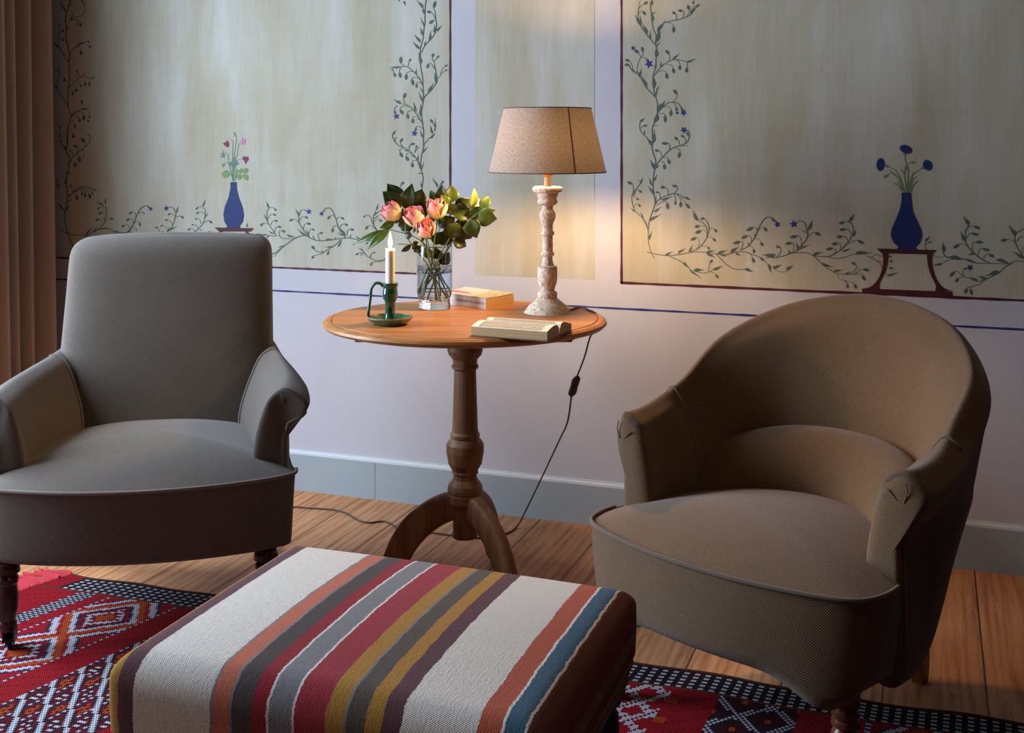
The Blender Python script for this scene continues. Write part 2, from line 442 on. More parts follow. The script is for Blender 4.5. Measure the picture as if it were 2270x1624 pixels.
# vines: every stroke traced in crops of the photo; "crop x0 y0 scale", then S stroke, C curl with a bud, L leaf, F flower
VINES = r'''
@ 110 0 5.6
S 9 255,0 240,80 210,160 200,260 212,370 205,450 220,540 240,620 248,720 245,800 252,900 240,1040 230,1150 230,1280 255,1400 265,1450 235,1560 222,1624
S 6 210,150 180,110 130,60
L 200,120 110,50;L 170,60 130,0;L 250,90 270,0
S 6 250,260 300,225 380,200 430,165 440,100 435,60
L 435,70 425,15;F 410,15 20;L 255,250 310,150
C 280,245 350,235 385,280 390,335;C 300,240 340,250 355,280 355,310
L 212,370 255,315;L 220,540 215,480;L 240,620 235,550
S 5 110,600 105,520 110,430 125,350
L 125,350 115,270;C 110,450 120,420 150,395 185,365;C 112,490 130,465 165,480 185,515
S 7 245,780 200,720 160,650 110,580 60,530
L 120,590 45,525 14;L 190,700 150,640
S 7 250,690 280,630 330,580 380,530
L 340,575 495,500 20;L 465,510 535,525 8;C 475,520 495,530 498,560 512,605;C 330,590 375,580 392,620 395,685;L 250,740 300,700 10
S 6 240,1330 190,1250 140,1180 105,1100 60,1050 25,970
L 110,1110 50,1050 14
S 5 100,1080 100,1000 120,930 135,880
L 120,900 110,810;F 80,870 18;C 130,950 160,940 180,960 195,975;F 190,995 22
S 6 240,1100 270,1050 330,1000 400,950 450,910
L 390,960 455,900 12
S 5 440,945 490,970 530,980
L 525,980 580,945 12;C 365,960 365,920 355,905 335,870;C 490,985 497,1000 497,1020 495,1070;C 420,965 445,990 445,1020 440,1070
C 340,1015 375,1010 385,1045 395,1085;C 285,1070 325,1065 332,1095 325,1150;C 250,1120 285,1110 290,1140 290,1190
S 7 265,1450 310,1400 390,1360 500,1345
L 270,1440 330,1390 16;L 410,1365 510,1340 18;C 410,1350 410,1310 405,1290 400,1240;C 480,1380 500,1400 500,1430 500,1470;F 485,1500 20
C 340,1390 420,1380 430,1420 425,1500;C 300,1440 360,1430 375,1470 380,1520;C 265,1500 310,1500 318,1540 315,1590;L 120,1600 160,1555
@ 110 270 5.6
S 9 232,60 225,120 225,200 220,280 215,370 250,450 245,540 235,620 212,700 210,780 222,860 225,930 215,1020 195,1110 190,1180 205,1280 230,1390 275,1500 300,1560
L 225,280 235,150 20;C 225,140 270,100 290,130 300,160;F 300,182 26
S 5 215,370 170,300 130,240
L 215,370 160,270;L 210,320 130,270;L 150,260 110,190;L 140,200 120,110;L 125,80 165,35
S 7 250,510 290,440 350,385 430,320 490,260 510,210 490,170
L 490,170 470,135 14;C 400,360 460,300 440,255 400,205;F 403,208 14;C 340,390 375,330 350,310 295,295;C 290,430 290,370 270,360 240,365
C 330,420 370,400 378,430 370,500;C 430,400 435,380 425,410 425,440;C 260,500 310,465 325,500 315,565
L 245,540 215,480 12;L 225,650 200,580;L 235,640 275,620;L 212,780 195,690 22
S 7 220,940 280,890 350,830 430,800 490,810 580,845
L 540,845 600,845 14;L 290,880 370,840 16;C 290,890 295,830 280,810 255,780;C 250,930 310,880 335,910 345,975
C 370,825 410,840 405,870 400,915;C 400,815 445,840 445,880 440,940;C 430,805 480,850 490,890 515,955;C 470,805 515,850 530,880 550,910
L 225,990 290,950 14;L 215,1100 255,1025 18
S 5 200,1130 150,1060 90,1000
L 160,1090 120,1010 16;L 80,760 110,710;L 90,790 160,810;L 100,800 120,840;L 80,780 150,770
S 6 150,1345 220,1385 330,1405 460,1400
@ 190 420 5.405
S 8 -10,566 60,520 150,480 230,465 290,475 350,505 420,520 500,515
L 10,550 80,440 18;L 90,510 150,440 16
S 7 150,480 200,430 235,370 255,280 240,190
L 240,170 240,95 16;L 220,195 115,140 18;C 235,230 190,200 170,210 140,240;C 240,300 210,265 190,265 165,300;C 205,400 195,350 160,350 120,375;C 225,400 270,350 290,345 335,350
L 235,370 215,310;L 190,465 270,460 16;L 350,505 410,500
S 8 500,515 540,470 580,400 610,320 650,240 710,195 760,200
L 740,195 785,235 14;F 782,230 28;C 640,290 660,260 690,270 710,295;C 600,330 600,260 560,265 520,295;C 570,400 570,350 530,350 485,370
C 535,470 510,410 470,425 430,450;C 580,410 620,360 645,390 655,440;C 540,460 590,440 600,470 620,490;L 500,515 550,480 22
S 5 740,522 900,518 1150,515 1400,520 1600,518
C 880,520 890,470 870,460 830,450;C 975,480 960,430 930,430 895,440
S 8 960,520 1020,470 1060,390 1080,310 1085,270
L 1080,280 1115,200 20
S 6 1080,270 1050,220 1000,205
F 968,225 36;C 1070,320 1050,285 1020,285 985,305;C 1040,420 1020,370 990,360 950,370;C 1080,335 1110,320 1140,315 1180,345
L 970,515 1100,430 20;L 970,515 1010,440;L 930,515 925,490
S 6 1300,515 1350,470 1410,400 1430,320 1435,250 1400,205
L 1400,200 1440,120 18;C 1405,205 1370,195 1350,210 1320,240;C 1430,290 1390,260 1360,270 1325,290;C 1385,410 1380,350 1340,345 1310,355
C 1345,470 1340,420 1300,420 1270,425;C 1305,510 1300,460 1260,470 1220,485;C 1400,410 1450,370 1480,370 1520,405;L 1430,340 1470,275 14;L 1350,475 1430,490 8
L 1450,515 1560,520 22;S 4 1930,490 1960,530 1920,550
L 1925,450 1945,395 16;S 6 1970,540 2060,545 2150,555
@ 560 400 6.676
S 9 0,805 60,810 200,805 350,825
L 20,820 210,790 32;L 200,845 260,810 16;F 165,862 26
S 7 355,820 330,780 290,720 240,640 220,590 215,470 245,400
L 245,400 205,310 26;L 225,610 170,490 24;C 250,405 290,385 320,410 350,450;C 235,560 250,500 300,495 350,515;C 275,660 280,600 320,590 375,600
C 330,770 335,690 370,680 430,690;C 400,830 375,740 430,740 490,760;C 240,650 200,620 160,630 110,670;L 320,785 225,745 20
S 7 400,820 450,855 560,860 620,850
S 10 250,1080 330,1075 400,1020 480,960 560,900 640,850 740,815 800,820 900,870 1000,890 1150,880 1280,860 1430,850 1600,880 1760,880 1950,860
S 4 250,1120 330,1115 370,1070 430,1010
L 510,800 650,845 26;L 390,995 500,945 16
S 9 850,840 800,790 740,710 690,620 685,520
L 690,530 640,420 30;L 800,810 650,715 26
S 6 690,510 720,440 780,435
L 770,430 830,460 16;F 835,460 46;C 695,590 720,530 770,530 825,560;C 690,630 650,570 600,570 545,600;C 750,740 750,650 800,630 865,645;C 835,820 830,730 880,710 915,740
L 830,800 790,710 14;L 910,870 885,790;C 1000,885 940,790 990,780 1045,770;L 1080,885 1190,860 28;L 1210,870 1240,830
S 9 1380,850 1320,770 1270,690 1240,590 1200,480 1150,410 1090,410 1060,430
L 1065,430 1030,480 16;F 1022,490 40;C 1225,540 1180,500 1150,520 1110,575;C 1240,580 1260,530 1310,540 1355,575;C 1290,700 1310,640 1360,640 1415,665
C 1255,665 1200,660 1190,700 1180,770;C 1400,820 1390,720 1440,720 1505,730;L 1370,820 1290,690 28;L 1350,810 1240,765 18;L 1440,850 1460,790;L 1590,860 1520,820 18
S 8 1310,870 1240,940 1180,980 1110,1020 1050,1060 980,1060 930,1030
L 1260,980 1330,870 24;L 1200,970 1060,990 22;L 1100,1100 1140,1020 24;L 1050,1055 1005,1045 18;C 980,1060 930,1040 920,1020 875,960;C 1050,1075 950,1100 910,1110 875,1155
S 7 1840,750 1800,680 1790,600 1790,530 1820,450
L 1825,440 1865,340 20
S 7 1850,760 1840,730 1780,640 1750,550 1700,505
C 1720,510 1690,500 1670,515 1640,545;L 1800,520 1900,430 16;L 1800,560 1880,505 14;C 1790,610 1830,570 1870,575 1920,610;C 1810,710 1750,650 1710,670 1670,725
L 1750,810 1850,790;C 1760,880 1700,900 1700,910 1680,945
S 8 2050,1100 1980,1145 1920,1180 1820,1180 1750,1150 1690,1110 1640,1050
L 1640,1045 1565,990 18;C 1650,1060 1600,1065 1570,1075 1525,1100;C 1650,1080 1620,1085 1610,1090 1600,1110;C 1745,1150 1740,1080 1780,1070 1820,1060;C 1930,1190 1800,1200 1770,1210 1745,1260
@ 850 0 7.381
S 10 700,0 685,100 680,230 680,380 660,500 645,650 610,780 605,900 605,1040 620,1150 640,1260 650,1400 655,1530 650,1640
L 670,230 640,100 24;L 650,130 545,0 34;L 650,120 590,110;L 665,450 610,280 20;L 655,580 600,450 28;L 600,700 510,560 34;L 610,800 470,685 36;L 605,1050 585,850 44
S 9 625,860 670,760 740,680 810,600 850,530 870,430 860,330 850,270
L 675,750 695,655 16;L 745,680 780,500 34;L 850,550 835,400 34;L 860,510 960,415 30
C 850,310 830,240 790,210 710,185;C 850,280 860,200 820,140 855,15;C 860,350 840,325 820,330 750,390
S 9 650,1600 740,1520 820,1430 870,1340 870,1240 850,1130 830,1030
L 740,1530 820,1350 38;L 860,1370 840,1180 42;C 830,1020 800,980 800,940 820,870;C 830,1010 860,960 870,950 915,910;C 835,1130 780,1010 740,1040 715,1120
S 5 880,1290 930,1240 950,1160 990,1100 1010,1090
L 1005,1085 1060,1055 26;L 1010,1150 1055,1140 22
S 5 940,1210 985,1180 1010,1150
S 9 640,1390 600,1300 540,1220 470,1150 400,1100 300,1085 220,1095
L 280,1085 95,1110 30;L 170,1120 110,1150 12;L 540,1220 535,1110 18;C 355,1085 320,1050 285,1040 285,925;C 400,1090 410,1060 420,1010 450,960
C 150,1140 165,1160 170,1190 200,1260;C 300,1095 260,1130 265,1180 280,1275;C 480,1170 390,1160 375,1210 370,1310;C 600,1300 490,1230 465,1290 490,1400;C 625,1370 560,1310 540,1370 545,1440
L 655,1530 595,1420 20;L 630,1640 580,1510;L 670,1600 695,1530;L 330,20 365,95 28;L 250,0 265,35 18
@ 850 200 7.0625
S 10 610,0 625,60 620,200 600,300 600,420 620,560 630,640 625,760 625,900 600,1000 590,1080 580,1150 590,1250 610,1300 620,1400 605,1530 600,1700
L 590,420 580,200 28;L 615,200 555,30 24;L 620,180 660,60 20
S 9 615,520 560,440 520,370 440,280 360,230 280,210
L 270,215 165,140 38;L 520,330 465,180 26;C 345,210 310,170 315,130 350,40;C 220,235 170,280 175,310 180,370;F 205,408 54;C 420,260 270,220 260,300 310,380
C 500,320 380,300 375,370 385,450;C 570,430 470,390 455,440 465,520;L 570,450 510,460 12;C 615,600 530,540 510,580 500,640;F 488,672 54;L 620,740 570,620 18
S 6 630,860 680,790 740,730 780,690
L 730,755 820,660 22;L 775,680 725,545 28;L 790,650 820,420 16;C 790,560 790,520 770,515 735,450;L 620,980 690,885 22
S 9 590,1200 540,1110 480,1020 400,940 320,895 220,850 160,770 140,690
L 140,690 200,625 30;C 185,800 175,760 190,740 215,740;C 310,885 260,850 265,810 300,750;C 405,920 400,870 420,850 495,830;C 490,980 500,930 505,910 525,860;C 490,970 530,920 540,905 560,890
L 400,945 300,930 18;L 490,1050 420,1000 18;C 310,905 240,900 260,970 300,1050;C 450,990 360,960 355,1030 390,1110;C 530,1100 460,1080 450,1130 455,1210
L 545,1100 545,990 16;L 595,1245 540,1120 34;L 600,1250 630,1110 16;L 605,1310 520,1295 16;L 605,1530 580,1410;C 280,1520 260,1500 275,1480 325,1430
S 5 230,1550 320,1550
L 850,1520 770,1370 28
S 5 890,1600 870,1550 840,1510
C 880,1580 880,1500 890,1480 920,1450;F 928,1435 26
@ 1370 0 6.245
S 9 470,0 450,70 460,190 470,290 490,400 525,480
L 465,70 480,0 42;L 470,300 480,170 38;L 480,200 530,155 14
S 10 530,480 520,600 535,700 525,820 525,920 495,1020 490,1150 500,1280 540,1400 545,1530 535,1630
L 525,790 535,640 46;L 535,650 590,565 14
S 10 525,590 560,440 620,330 700,300 860,265 980,220 1050,150 1100,70
L 540,580 590,380 30;L 550,450 650,280 42;L 545,540 600,455 14;L 1010,200 1060,80 32;L 1070,90 1150,55 30;L 1040,60 1050,0 26
C 800,280 820,220 800,200 750,160;C 890,255 930,180 900,155 830,145;C 950,230 990,180 990,140 960,70;C 680,315 760,320 770,360 770,460
S 9 520,620 440,530 370,440 300,330 280,230 285,130 340,60
L 315,350 240,205 52;L 320,330 310,220 22;L 400,470 345,330 34;L 455,540 440,430 20;C 285,120 320,70 350,60 420,25
S 5 290,110 290,60 310,0
C 285,190 300,150 340,155 385,210
S 9 510,1340 400,1220 340,1120 280,1030 190,960 150,920
L 390,1215 335,1050 38;L 300,1070 320,950 36;C 250,1020 170,980 160,900 85,895;C 210,990 200,880 160,850 95,820
S 6 270,1010 265,940 290,840 320,800
C 320,800 300,760 290,740 220,680;F 207,665 34;C 315,800 350,760 345,720 330,645;C 320,800 380,790 390,810 430,860;F 428,885 64
L 490,1230 490,1010 46;L 520,1350 540,1220 26;L 525,1250 575,1185 16;L 520,960 525,850 20
S 8 510,1040 580,940 700,850 800,825 900,840 960,860
L 950,855 1085,815 26;L 760,830 850,740 26;L 590,930 595,850 20
C 710,840 720,780 710,750 655,690;C 960,860 960,900 955,930 945,1010;C 810,830 860,860 855,900 855,975;C 660,890 760,890 760,940 775,1020;C 560,990 650,960 670,1010 680,1095
S 9 545,1560 620,1480 700,1420 780,1415 840,1440 880,1500
L 560,1530 650,1390 54;L 870,1480 920,1560 28;F 905,1560 48;C 740,1415 830,1360 820,1310 765,1235;C 640,1475 720,1470 735,1520 730,1610;C 760,1420 800,1450 805,1480 815,1540;F 818,1562 26
@ 1370 240 6.245
S 10 545,0 540,80 500,200 475,300 480,480 470,540 490,630 520,720 515,830 495,900 485,1020 490,1160 510,1260 510,1330
L 545,90 490,240 54;L 485,480 510,300 34;L 500,240 580,235 8;C 550,85 620,50 650,90 655,200
S 7 470,520 400,410 330,340 300,260 310,170
L 470,520 400,400 38;L 315,190 370,130 26;C 320,280 340,240 350,245 405,235;L 355,370 375,290 16
S 10 515,830 560,740 650,640 740,560 840,520 930,490 980,420 985,340 960,300
F 910,300 52;L 980,380 925,310 22
S 6 850,520 975,520
C 710,570 730,500 700,485 600,485;C 850,500 850,450 830,440 780,395;C 930,480 940,420 920,400 865,370;C 600,660 600,600 570,590 505,580;C 770,540 860,560 860,600 835,690;C 620,680 690,660 695,700 715,775;C 580,740 630,720 640,770 645,850
L 510,850 450,710 46;L 510,830 575,785 26;L 485,1010 545,915 22;L 480,1070 420,955 20;L 500,1200 415,1070 30;L 520,1320 525,1200 18
S 10 510,1330 560,1270 640,1220 740,1185 830,1190 920,1235
L 600,1265 750,1220 32;L 920,1235 1020,1270 30;C 580,1270 590,1190 570,1170 520,1155;C 690,1190 700,1110 660,1100 585,1085;C 770,1180 840,1130 820,1080 750,1070
C 780,1195 800,1240 795,1280 795,1340;C 820,1195 870,1240 870,1290 865,1370;C 870,1220 920,1290 930,1310 1000,1390;C 530,1350 620,1260 680,1300 690,1400
S 9 520,1310 480,1420 440,1540 425,1624 415,1700
L 495,1430 600,1365 28;L 445,1560 600,1455 34
S 7 410,1660 395,1624 340,1520 240,1420 200,1320 190,1240 205,1170 270,1090 320,1020
L 300,1050 345,950 18;L 310,1010 275,990 10;L 350,1530 305,1420 18;L 240,1430 165,1370 16
C 210,1160 220,1080 200,1050 130,1015;C 215,1170 270,1110 290,1130 325,1170;C 210,1215 240,1220 250,1240 290,1270;C 225,1380 240,1300 280,1320 315,1370;L 200,1210 260,1125 12
@ 1400 440 7.094
S 9 170,300 230,380 260,500 265,660 285,760 320,860 360,945
S 9 300,280 275,370 262,500
L 285,650 320,500 30
S 9 245,835 350,865 500,890 620,895 800,870 900,850 1000,840 1180,845 1330,870 1500,870 1650,840 1760,835 1880,870 2040,930
L 530,880 665,830 30;L 730,870 855,770 32;L 900,840 970,720 30
S 9 930,840 1050,780 1150,670 1190,570 1180,460 1120,380 1040,330
L 1045,345 955,180 44
S 8 1190,600 1220,480 1190,370 1140,320
L 1150,315 1065,320 36;C 1150,440 1120,420 1080,430 990,445;C 1180,540 1140,470 1100,500 1000,545;C 1215,490 1260,440 1300,480 1355,530;C 1190,615 1260,590 1280,620 1330,675;C 1030,790 1110,680 1030,610 925,655;C 1090,750 1170,740 1190,760 1240,795
L 1180,845 1335,815 28;L 1180,840 1330,940 38;L 1350,880 1520,795 38;L 1400,880 1550,905 22;L 1560,860 1690,745 48;L 1640,850 1725,905 26
S 9 590,905 700,950 800,1000 900,1080 950,1160 1040,1210 1095,1255
L 810,1010 910,1090 38;L 930,1110 1095,1255 18;L 975,1135 1150,1110 44
S 8 1000,1140 1130,1170 1220,1150 1300,1110
L 1280,1110 1445,1060 40;C 1210,1140 1220,1060 1230,1010 1280,960;C 1240,1150 1300,1160 1320,1190 1370,1250
S 9 1330,875 1420,960 1500,1040 1600,1100 1700,1115 1800,1105
L 1780,1110 1920,1150 42
S 10 1700,810 1800,770 1880,690 1950,590 1980,510 2030,400 2090,320 2150,290 2220,310
L 1860,740 1810,665 16;L 1945,610 1935,530 16;C 1980,520 1960,430 1920,450 1800,505;C 1885,680 1890,580 1830,580 1725,625;C 1720,810 1780,670 1720,670 1595,710
C 2000,490 2050,440 2080,450 2130,515;C 1940,630 2020,610 2030,680 2065,750;C 1830,745 1900,740 1920,790 1930,860;C 1830,840 1890,880 1900,930 1930,1010
@ 1660 440 7.094
S 7 345,295 400,330
L 360,300 440,390 38;F 448,405 54
S 9 150,915 190,930
L 420,880 200,890 52;L 190,930 250,990 34
S 9 270,920 420,925 550,900 650,860 760,850 900,850 1000,890 1060,940 1140,1010 1230,1090 1330,1150 1440,1185 1580,1190 1650,1190
C 440,915 540,820 490,770 425,745
S 5 250,985 300,1030
L 300,1030 355,1165 38;L 370,1080 525,1040 38
S 5 380,1090 440,1130 520,1150 600,1145
L 595,1125 690,1045 44
S 10 650,860 760,810 860,700 920,600 920,490
L 930,490 1005,330 42
S 8 915,500 880,390 830,355 760,355
F 705,400 66;L 925,530 810,490 16;C 940,600 980,530 1030,530 1130,575;C 815,740 850,620 770,580 640,615;C 690,830 730,710 680,690 570,715;L 770,810 745,680 28;L 740,820 960,715 34;L 640,860 615,795 22
S 9 1000,890 1130,910 1240,910 1300,890 1420,820 1520,730 1600,620 1640,500 1620,400 1560,360
L 1590,360 1655,235 40;L 1630,590 1690,485 30;L 1010,890 1170,835 38;C 1590,355 1530,345 1500,370 1415,395;C 1610,560 1580,470 1520,480 1420,490;C 1560,700 1540,590 1470,590 1375,605
C 1430,820 1470,690 1400,700 1300,720;C 1340,880 1400,790 1320,780 1210,800;C 1560,710 1650,650 1700,650 1810,710;L 1460,820 1620,785 24
S 7 1260,915 1380,940 1500,920 1660,870
L 1670,870 1940,845 50
S 6 1840,895 1960,950 2050,1010 2100,1090 2170,1190
S 5 1920,920 2000,880 2100,910 2170,905
S 5 2020,970 2100,1000 2180,990
S 5 2090,1060 2180,1100
L 1140,1010 1330,1090 40;L 1340,1150 1475,1115 30;L 1510,1185 1605,1140 22;C 1580,1180 1740,1100 1680,1040 1610,1000;C 1650,1190 1740,1120 1790,1110 1895,1125;C 1650,1190 1760,1160 1780,1200 1825,1290
S 5 1400,1185 1420,1250 1520,1290 1630,1320
C 1620,1310 1650,1330 1655,1340 1690,1415;C 1500,1285 1540,1310 1545,1340 1555,1410
@ 1960 440 6.768
L 60,870 125,865 28;L 80,945 135,930 28;L 70,1045 155,1045 30;L 30,1150 210,1110 28
S 5 640,770 605,710 620,660
L 615,650 680,560 30;C 610,700 640,660 660,660 710,645
S 6 730,845 800,875 880,875 920,860
S 8 880,790 910,860 980,890
L 885,800 885,655 48
S 9 940,870 1100,900 1220,910 1350,960 1550,970 1750,975 1880,975 1950,940 2110,935
L 980,885 1215,910 54;L 1230,900 1370,960 34
S 6 1060,905 960,920 860,970
L 860,970 725,1005 32
S 9 1600,970 1480,920 1360,830 1240,700 1215,600 1220,480 1265,400
L 1265,400 1190,265 48;L 1220,640 1135,495 38;L 1350,830 1240,840 26;C 1245,440 1290,400 1340,415 1440,450;C 1230,600 1260,520 1300,520 1415,545;C 1330,800 1300,660 1360,650 1480,655
C 1400,860 1410,750 1470,750 1585,780;C 1490,920 1490,830 1560,830 1645,875;C 1245,710 1180,670 1130,680 1030,745;L 1680,920 1910,975 44
S 8 2110,920 1990,720 1955,600 1970,520 2110,440
L 1965,560 1870,400 48;C 1960,660 1890,600 1840,610 1745,635;L 2110,890 1920,795 38
S 6 1985,640 2030,580 2110,570 2180,590
S 5 2070,820 2070,760 2110,720 2180,730
S 8 1900,975 1800,1030 1720,1110 1600,1170 1500,1220 1400,1240 1290,1200 1190,1170
L 1730,1100 1510,1155 50;L 1530,1200 1405,1160 44;L 1400,1245 1265,1160 32;C 1190,1180 1110,1080 1060,1090 975,1170;C 1170,1180 1120,1175 1110,1190 1065,1255;C 1185,1165 1170,1080 1190,1060 1240,1040;F 1285,1035 54
S 6 1480,1220 1450,1270 1330,1310 1250,1330
C 1300,1320 1240,1330 1240,1340 1205,1425;C 1295,1315 1290,1340 1290,1350 1310,1445
'''
class Paint:
    """collects painted shapes on the wall plane"""
    def __init__(s, base): s.V = []; s.F = []; s.y = base; s.k = 0
    def poly(s, pts):
        s.k += 1; y = -(s.y+.0000015*s.k)
        vv = [Vector((a[0], a[1], 0)) for a in pts]
        b = len(s.V); s.V += [(a[0], y, a[1]) for a in pts]
        for t in tessellate_polygon([vv]): s.F.append(tuple(b+i for i in t))
    def build(s, name, mat):
        o = mesh_obj(name, s.V, s.F, mat, wall, False)
        bm = bmesh.new(); bm.from_mesh(o.data)
        for f in bm.faces:
            if f.normal.y > 0: f.normal_flip()
        bm.to_mesh(o.data); bm.free(); return o
def stroke_poly(P, w, t0=.8, t1=.35):
    P = np.asarray(P, float)
    d = np.gradient(P, axis=0); L = np.linalg.norm(d, axis=1, keepdims=True)+1e-9
    nrm = np.stack([-d[:, 1], d[:, 0]], 1)/L
    n = len(P); ws = np.array([w*.5*(t0+(t1-t0)*i/(n-1)) for i in range(n)])[:, None]
    return P+nrm*ws, P-nrm*ws
def leaf_pts(a, b, w, curl=.18, n=9):
    a = np.array(a, float); b = np.array(b, float); d = b-a; L = np.linalg.norm(d); t = d/L; nn = np.array([-t[1], t[0]])
    up = []; dn = []
    for i in range(n+1):
        q = i/n; ww = w*.5*math.sin(PI*min(1, q*1.15+.02)**.8)*(1-q*.35) if q < .87 else w*.5*.25*(1-q)/.13
        c = a+d*q+nn*curl*L*math.sin(PI*q)*(.6 if q < .5 else .6)*(1-1.6*q)
        up.append(c+nn*max(ww, .2)); dn.append(c-nn*max(ww, .2))
    return up+dn[::-1]
WOB = 1.0
def run_vines(txt, groups):
    cur = None; lf = 0
    for line in txt.strip().splitlines():
        for it in line.split(';'):
            p = it.split()
            if not p: continue
            if p[0] == '@':
                x0, y0, sc = map(float, p[1:4]); cur = (x0, y0, sc); G, B = groups(x0)
                T = lambda q, c=cur: at_wall(c[0]+q[0]/c[2], c[1]+q[1]/c[2])
                continue
            xy = [tuple(map(float, a.split(','))) for a in p[1:] if ',' in a]
            if p[0] == 'S':
                w = float(p[1]); C = cr(xy, 6); u, d = stroke_poly(C, w*1.4, 1, .8)
                for i in range(len(u)-1): pass
                pts = [T(q) for q in u]+[T(q) for q in d[::-1]]
                # quads along the stroke
                b = len(G.V); G.k += 1; y = -(G.y+.0000015*G.k); n = len(u)
                G.V += [(T(q)[0], y, T(q)[1]) for q in u]+[(T(q)[0], y, T(q)[1]) for q in d]
                G.F += [(b+i, b+i+1, b+n+i+1, b+n+i) for i in range(n-1)]
            elif p[0] == 'C':
                s0, c0, b0, t0 = xy; ts = np.linspace(0, 1, 9)[:, None]
                s0, c0, b0, t0 = map(np.array, (s0, c0, b0, t0))
                C = (1-ts)**2*s0+2*ts*(1-ts)*c0+ts**2*b0
                w = 1.15*cur[2]; u, d = stroke_poly(C, w, 1, .8)
                b = len(G.V); G.k += 1; y = -(G.y+.0000015*G.k); n = len(u)
                G.V += [(T(q)[0], y, T(q)[1]) for q in u]+[(T(q)[0], y, T(q)[1]) for q in d]
                G.F += [(b+i, b+i+1, b+n+i+1, b+n+i) for i in range(n-1)]
                L = np.linalg.norm(t0-b0); dv = (t0-b0)/max(L, 1); nn = np.array([-dv[1], dv[0]])
                bw = min(L*.27, 3.4*cur[2]); pts = []
                for q in np.linspace(0, 1, 7): pts.append(b0+dv*L*q+nn*bw*math.sin(PI*q)**.75)
                for q in np.linspace(1, 0, 7)[1:-1]: pts.append(b0+dv*L*q-nn*bw*math.sin(PI*q)**.75)
                G.poly([T(q) for q in pts])
            elif p[0] == 'L':
                w = float(p[3]) if len(p) > 3 else 12; lf += 1
                pts = leaf_pts(xy[0], xy[1], w*1.3, .2 if lf % 2 else -.2)
                G.poly([T(q) for q in pts])
            elif p[0] == 'F':
                r = float(p[2]); c = np.array(xy[0]); pts = []
                for k in range(10):
                    a = k*PI/5+c[0]*.01; rr = r*(1 if k % 2 == 0 else .45); pts.append(c+np.array([math.cos(a), math.sin(a)])*rr)
                B.poly([T(q) for q in pts])
GL, BL = Paint(.0014), Paint(.0018); GR, BR = Paint(.0014), Paint(.0018)
run_vines(VINES, lambda x: (GR, BR) if x > 1200 else (GL, BL))
GL.build('painted_vine', M['vine']); BL.build('painted_blossoms', M['flowerblue'])
GR.build('painted_vine', M['vine']); BR.build('painted_blossoms', M['flowerblue'])
def crop_poly(P, x0, y0, sc, pts, smooth=0):
    if smooth: pts = cr(pts, smooth, True)
    P.poly([at_wall(x0+a/sc, y0+b/sc) for a, b in pts])
def crop_stroke(P, x0, y0, sc, pts, w, t0=1, t1=.6):
    u, d = stroke_poly(cr(pts, 6), w, t0, t1)
    T = lambda q: at_wall(x0+q[0]/sc, y0+q[1]/sc)
    b = len(P.V); P.k += 1; y = -(P.y+.0000015*P.k); n = len(u)
    P.V += [(T(q)[0], y, T(q)[1]) for q in u]+[(T(q)[0], y, T(q)[1]) for q in d]
    P.F += [(b+i, b+i+1, b+n+i+1, b+n+i) for i in range(n-1)]
# left vase of columbines
a = (470, 280, 6.5)
P = Paint(.0022); crop_poly(P, *a, [(272, 802), (356, 802), (360, 900), (392, 1030), (440, 1150), (462, 1270), (450, 1370), (402, 1435), (414, 1460), (212, 1460), (222, 1435), (182, 1370), (168, 1270), (190, 1150), (240, 1030), (268, 900)])
P.build('painted_vase', M['vblue'])
P = Paint(.0020); crop_poly(P, *a, [(38, 1455), (606, 1466), (596, 1478), (562, 1514), (104, 1514), (70, 1478)])
crop_poly(P, *a, [(110, 1510), (158, 1510), (150, 1545), (120, 1545)]); crop_poly(P, *a, [(485, 1510), (525, 1510), (530, 1575), (482, 1575)])
P.build('painted_stand', M['maroon'])
P = Paint(.0016)
for s in ([(300, 790), (300, 600), (300, 400), (305, 230), (290, 190), (255, 195)], [(310, 790), (320, 500), (340, 300), (355, 200), (350, 150)], [(340, 480), (370, 400), (385, 280), (410, 230)], [(290, 720), (250, 520), (225, 400), (180, 390)],
          [(330, 600), (370, 490), (450, 465)], [(280, 650), (240, 540), (200, 520), (170, 545)], [(325, 790), (350, 740), (420, 660)], [(300, 790), (280, 700), (220, 690)]):
    crop_stroke(P, *a, s, 9)
for s in ([(310, 85), (330, 85), (358, 140), (350, 155), (325, 130)], [(170, 340), (175, 400), (205, 420), (178, 425), (185, 465), (150, 435), (112, 465), (145, 415), (120, 380), (155, 395)], [(150, 595), (150, 550), (175, 530), (195, 555)],
          [(290, 590), (245, 520), (290, 505), (290, 470), (330, 425), (335, 480), (365, 500), (395, 545), (350, 560), (345, 590)]):
    crop_poly(P, *a, s)
P.build('painted_stems', simple('grey_green_paint', srgb(92, 126, 112), .65, .3, .2, 40))
P = Paint(.0019)
for s in ([(140, 690), (180, 640), (230, 635), (262, 675), (245, 720), (195, 745), (165, 725)], [(330, 600), (375, 625), (378, 660), (345, 680), (330, 640)], [(310, 700), (340, 670), (372, 690), (345, 740), (315, 740)],
          [(385, 640), (420, 600), (442, 620), (425, 670), (395, 670)], [(375, 765), (385, 700), (420, 690), (435, 720), (410, 765)], [(440, 650), (470, 605), (515, 605), (520, 650), (475, 680)], [(445, 690), (500, 690), (525, 730), (515, 775), (460, 755)]):
    crop_poly(P, *a, s, 2)
P.build('painted_leaves', M['leafpaint'])
P = Paint(.0021)
crop_poly(P, *a, [(455, 190), (440, 160), (428, 185), (425, 215), (405, 235), (430, 240), (430, 275), (455, 245), (490, 260), (480, 220), (495, 175), (470, 195)])
P.build('painted_pink_flower', M['pinkpaint'])
P = Paint(.0021)
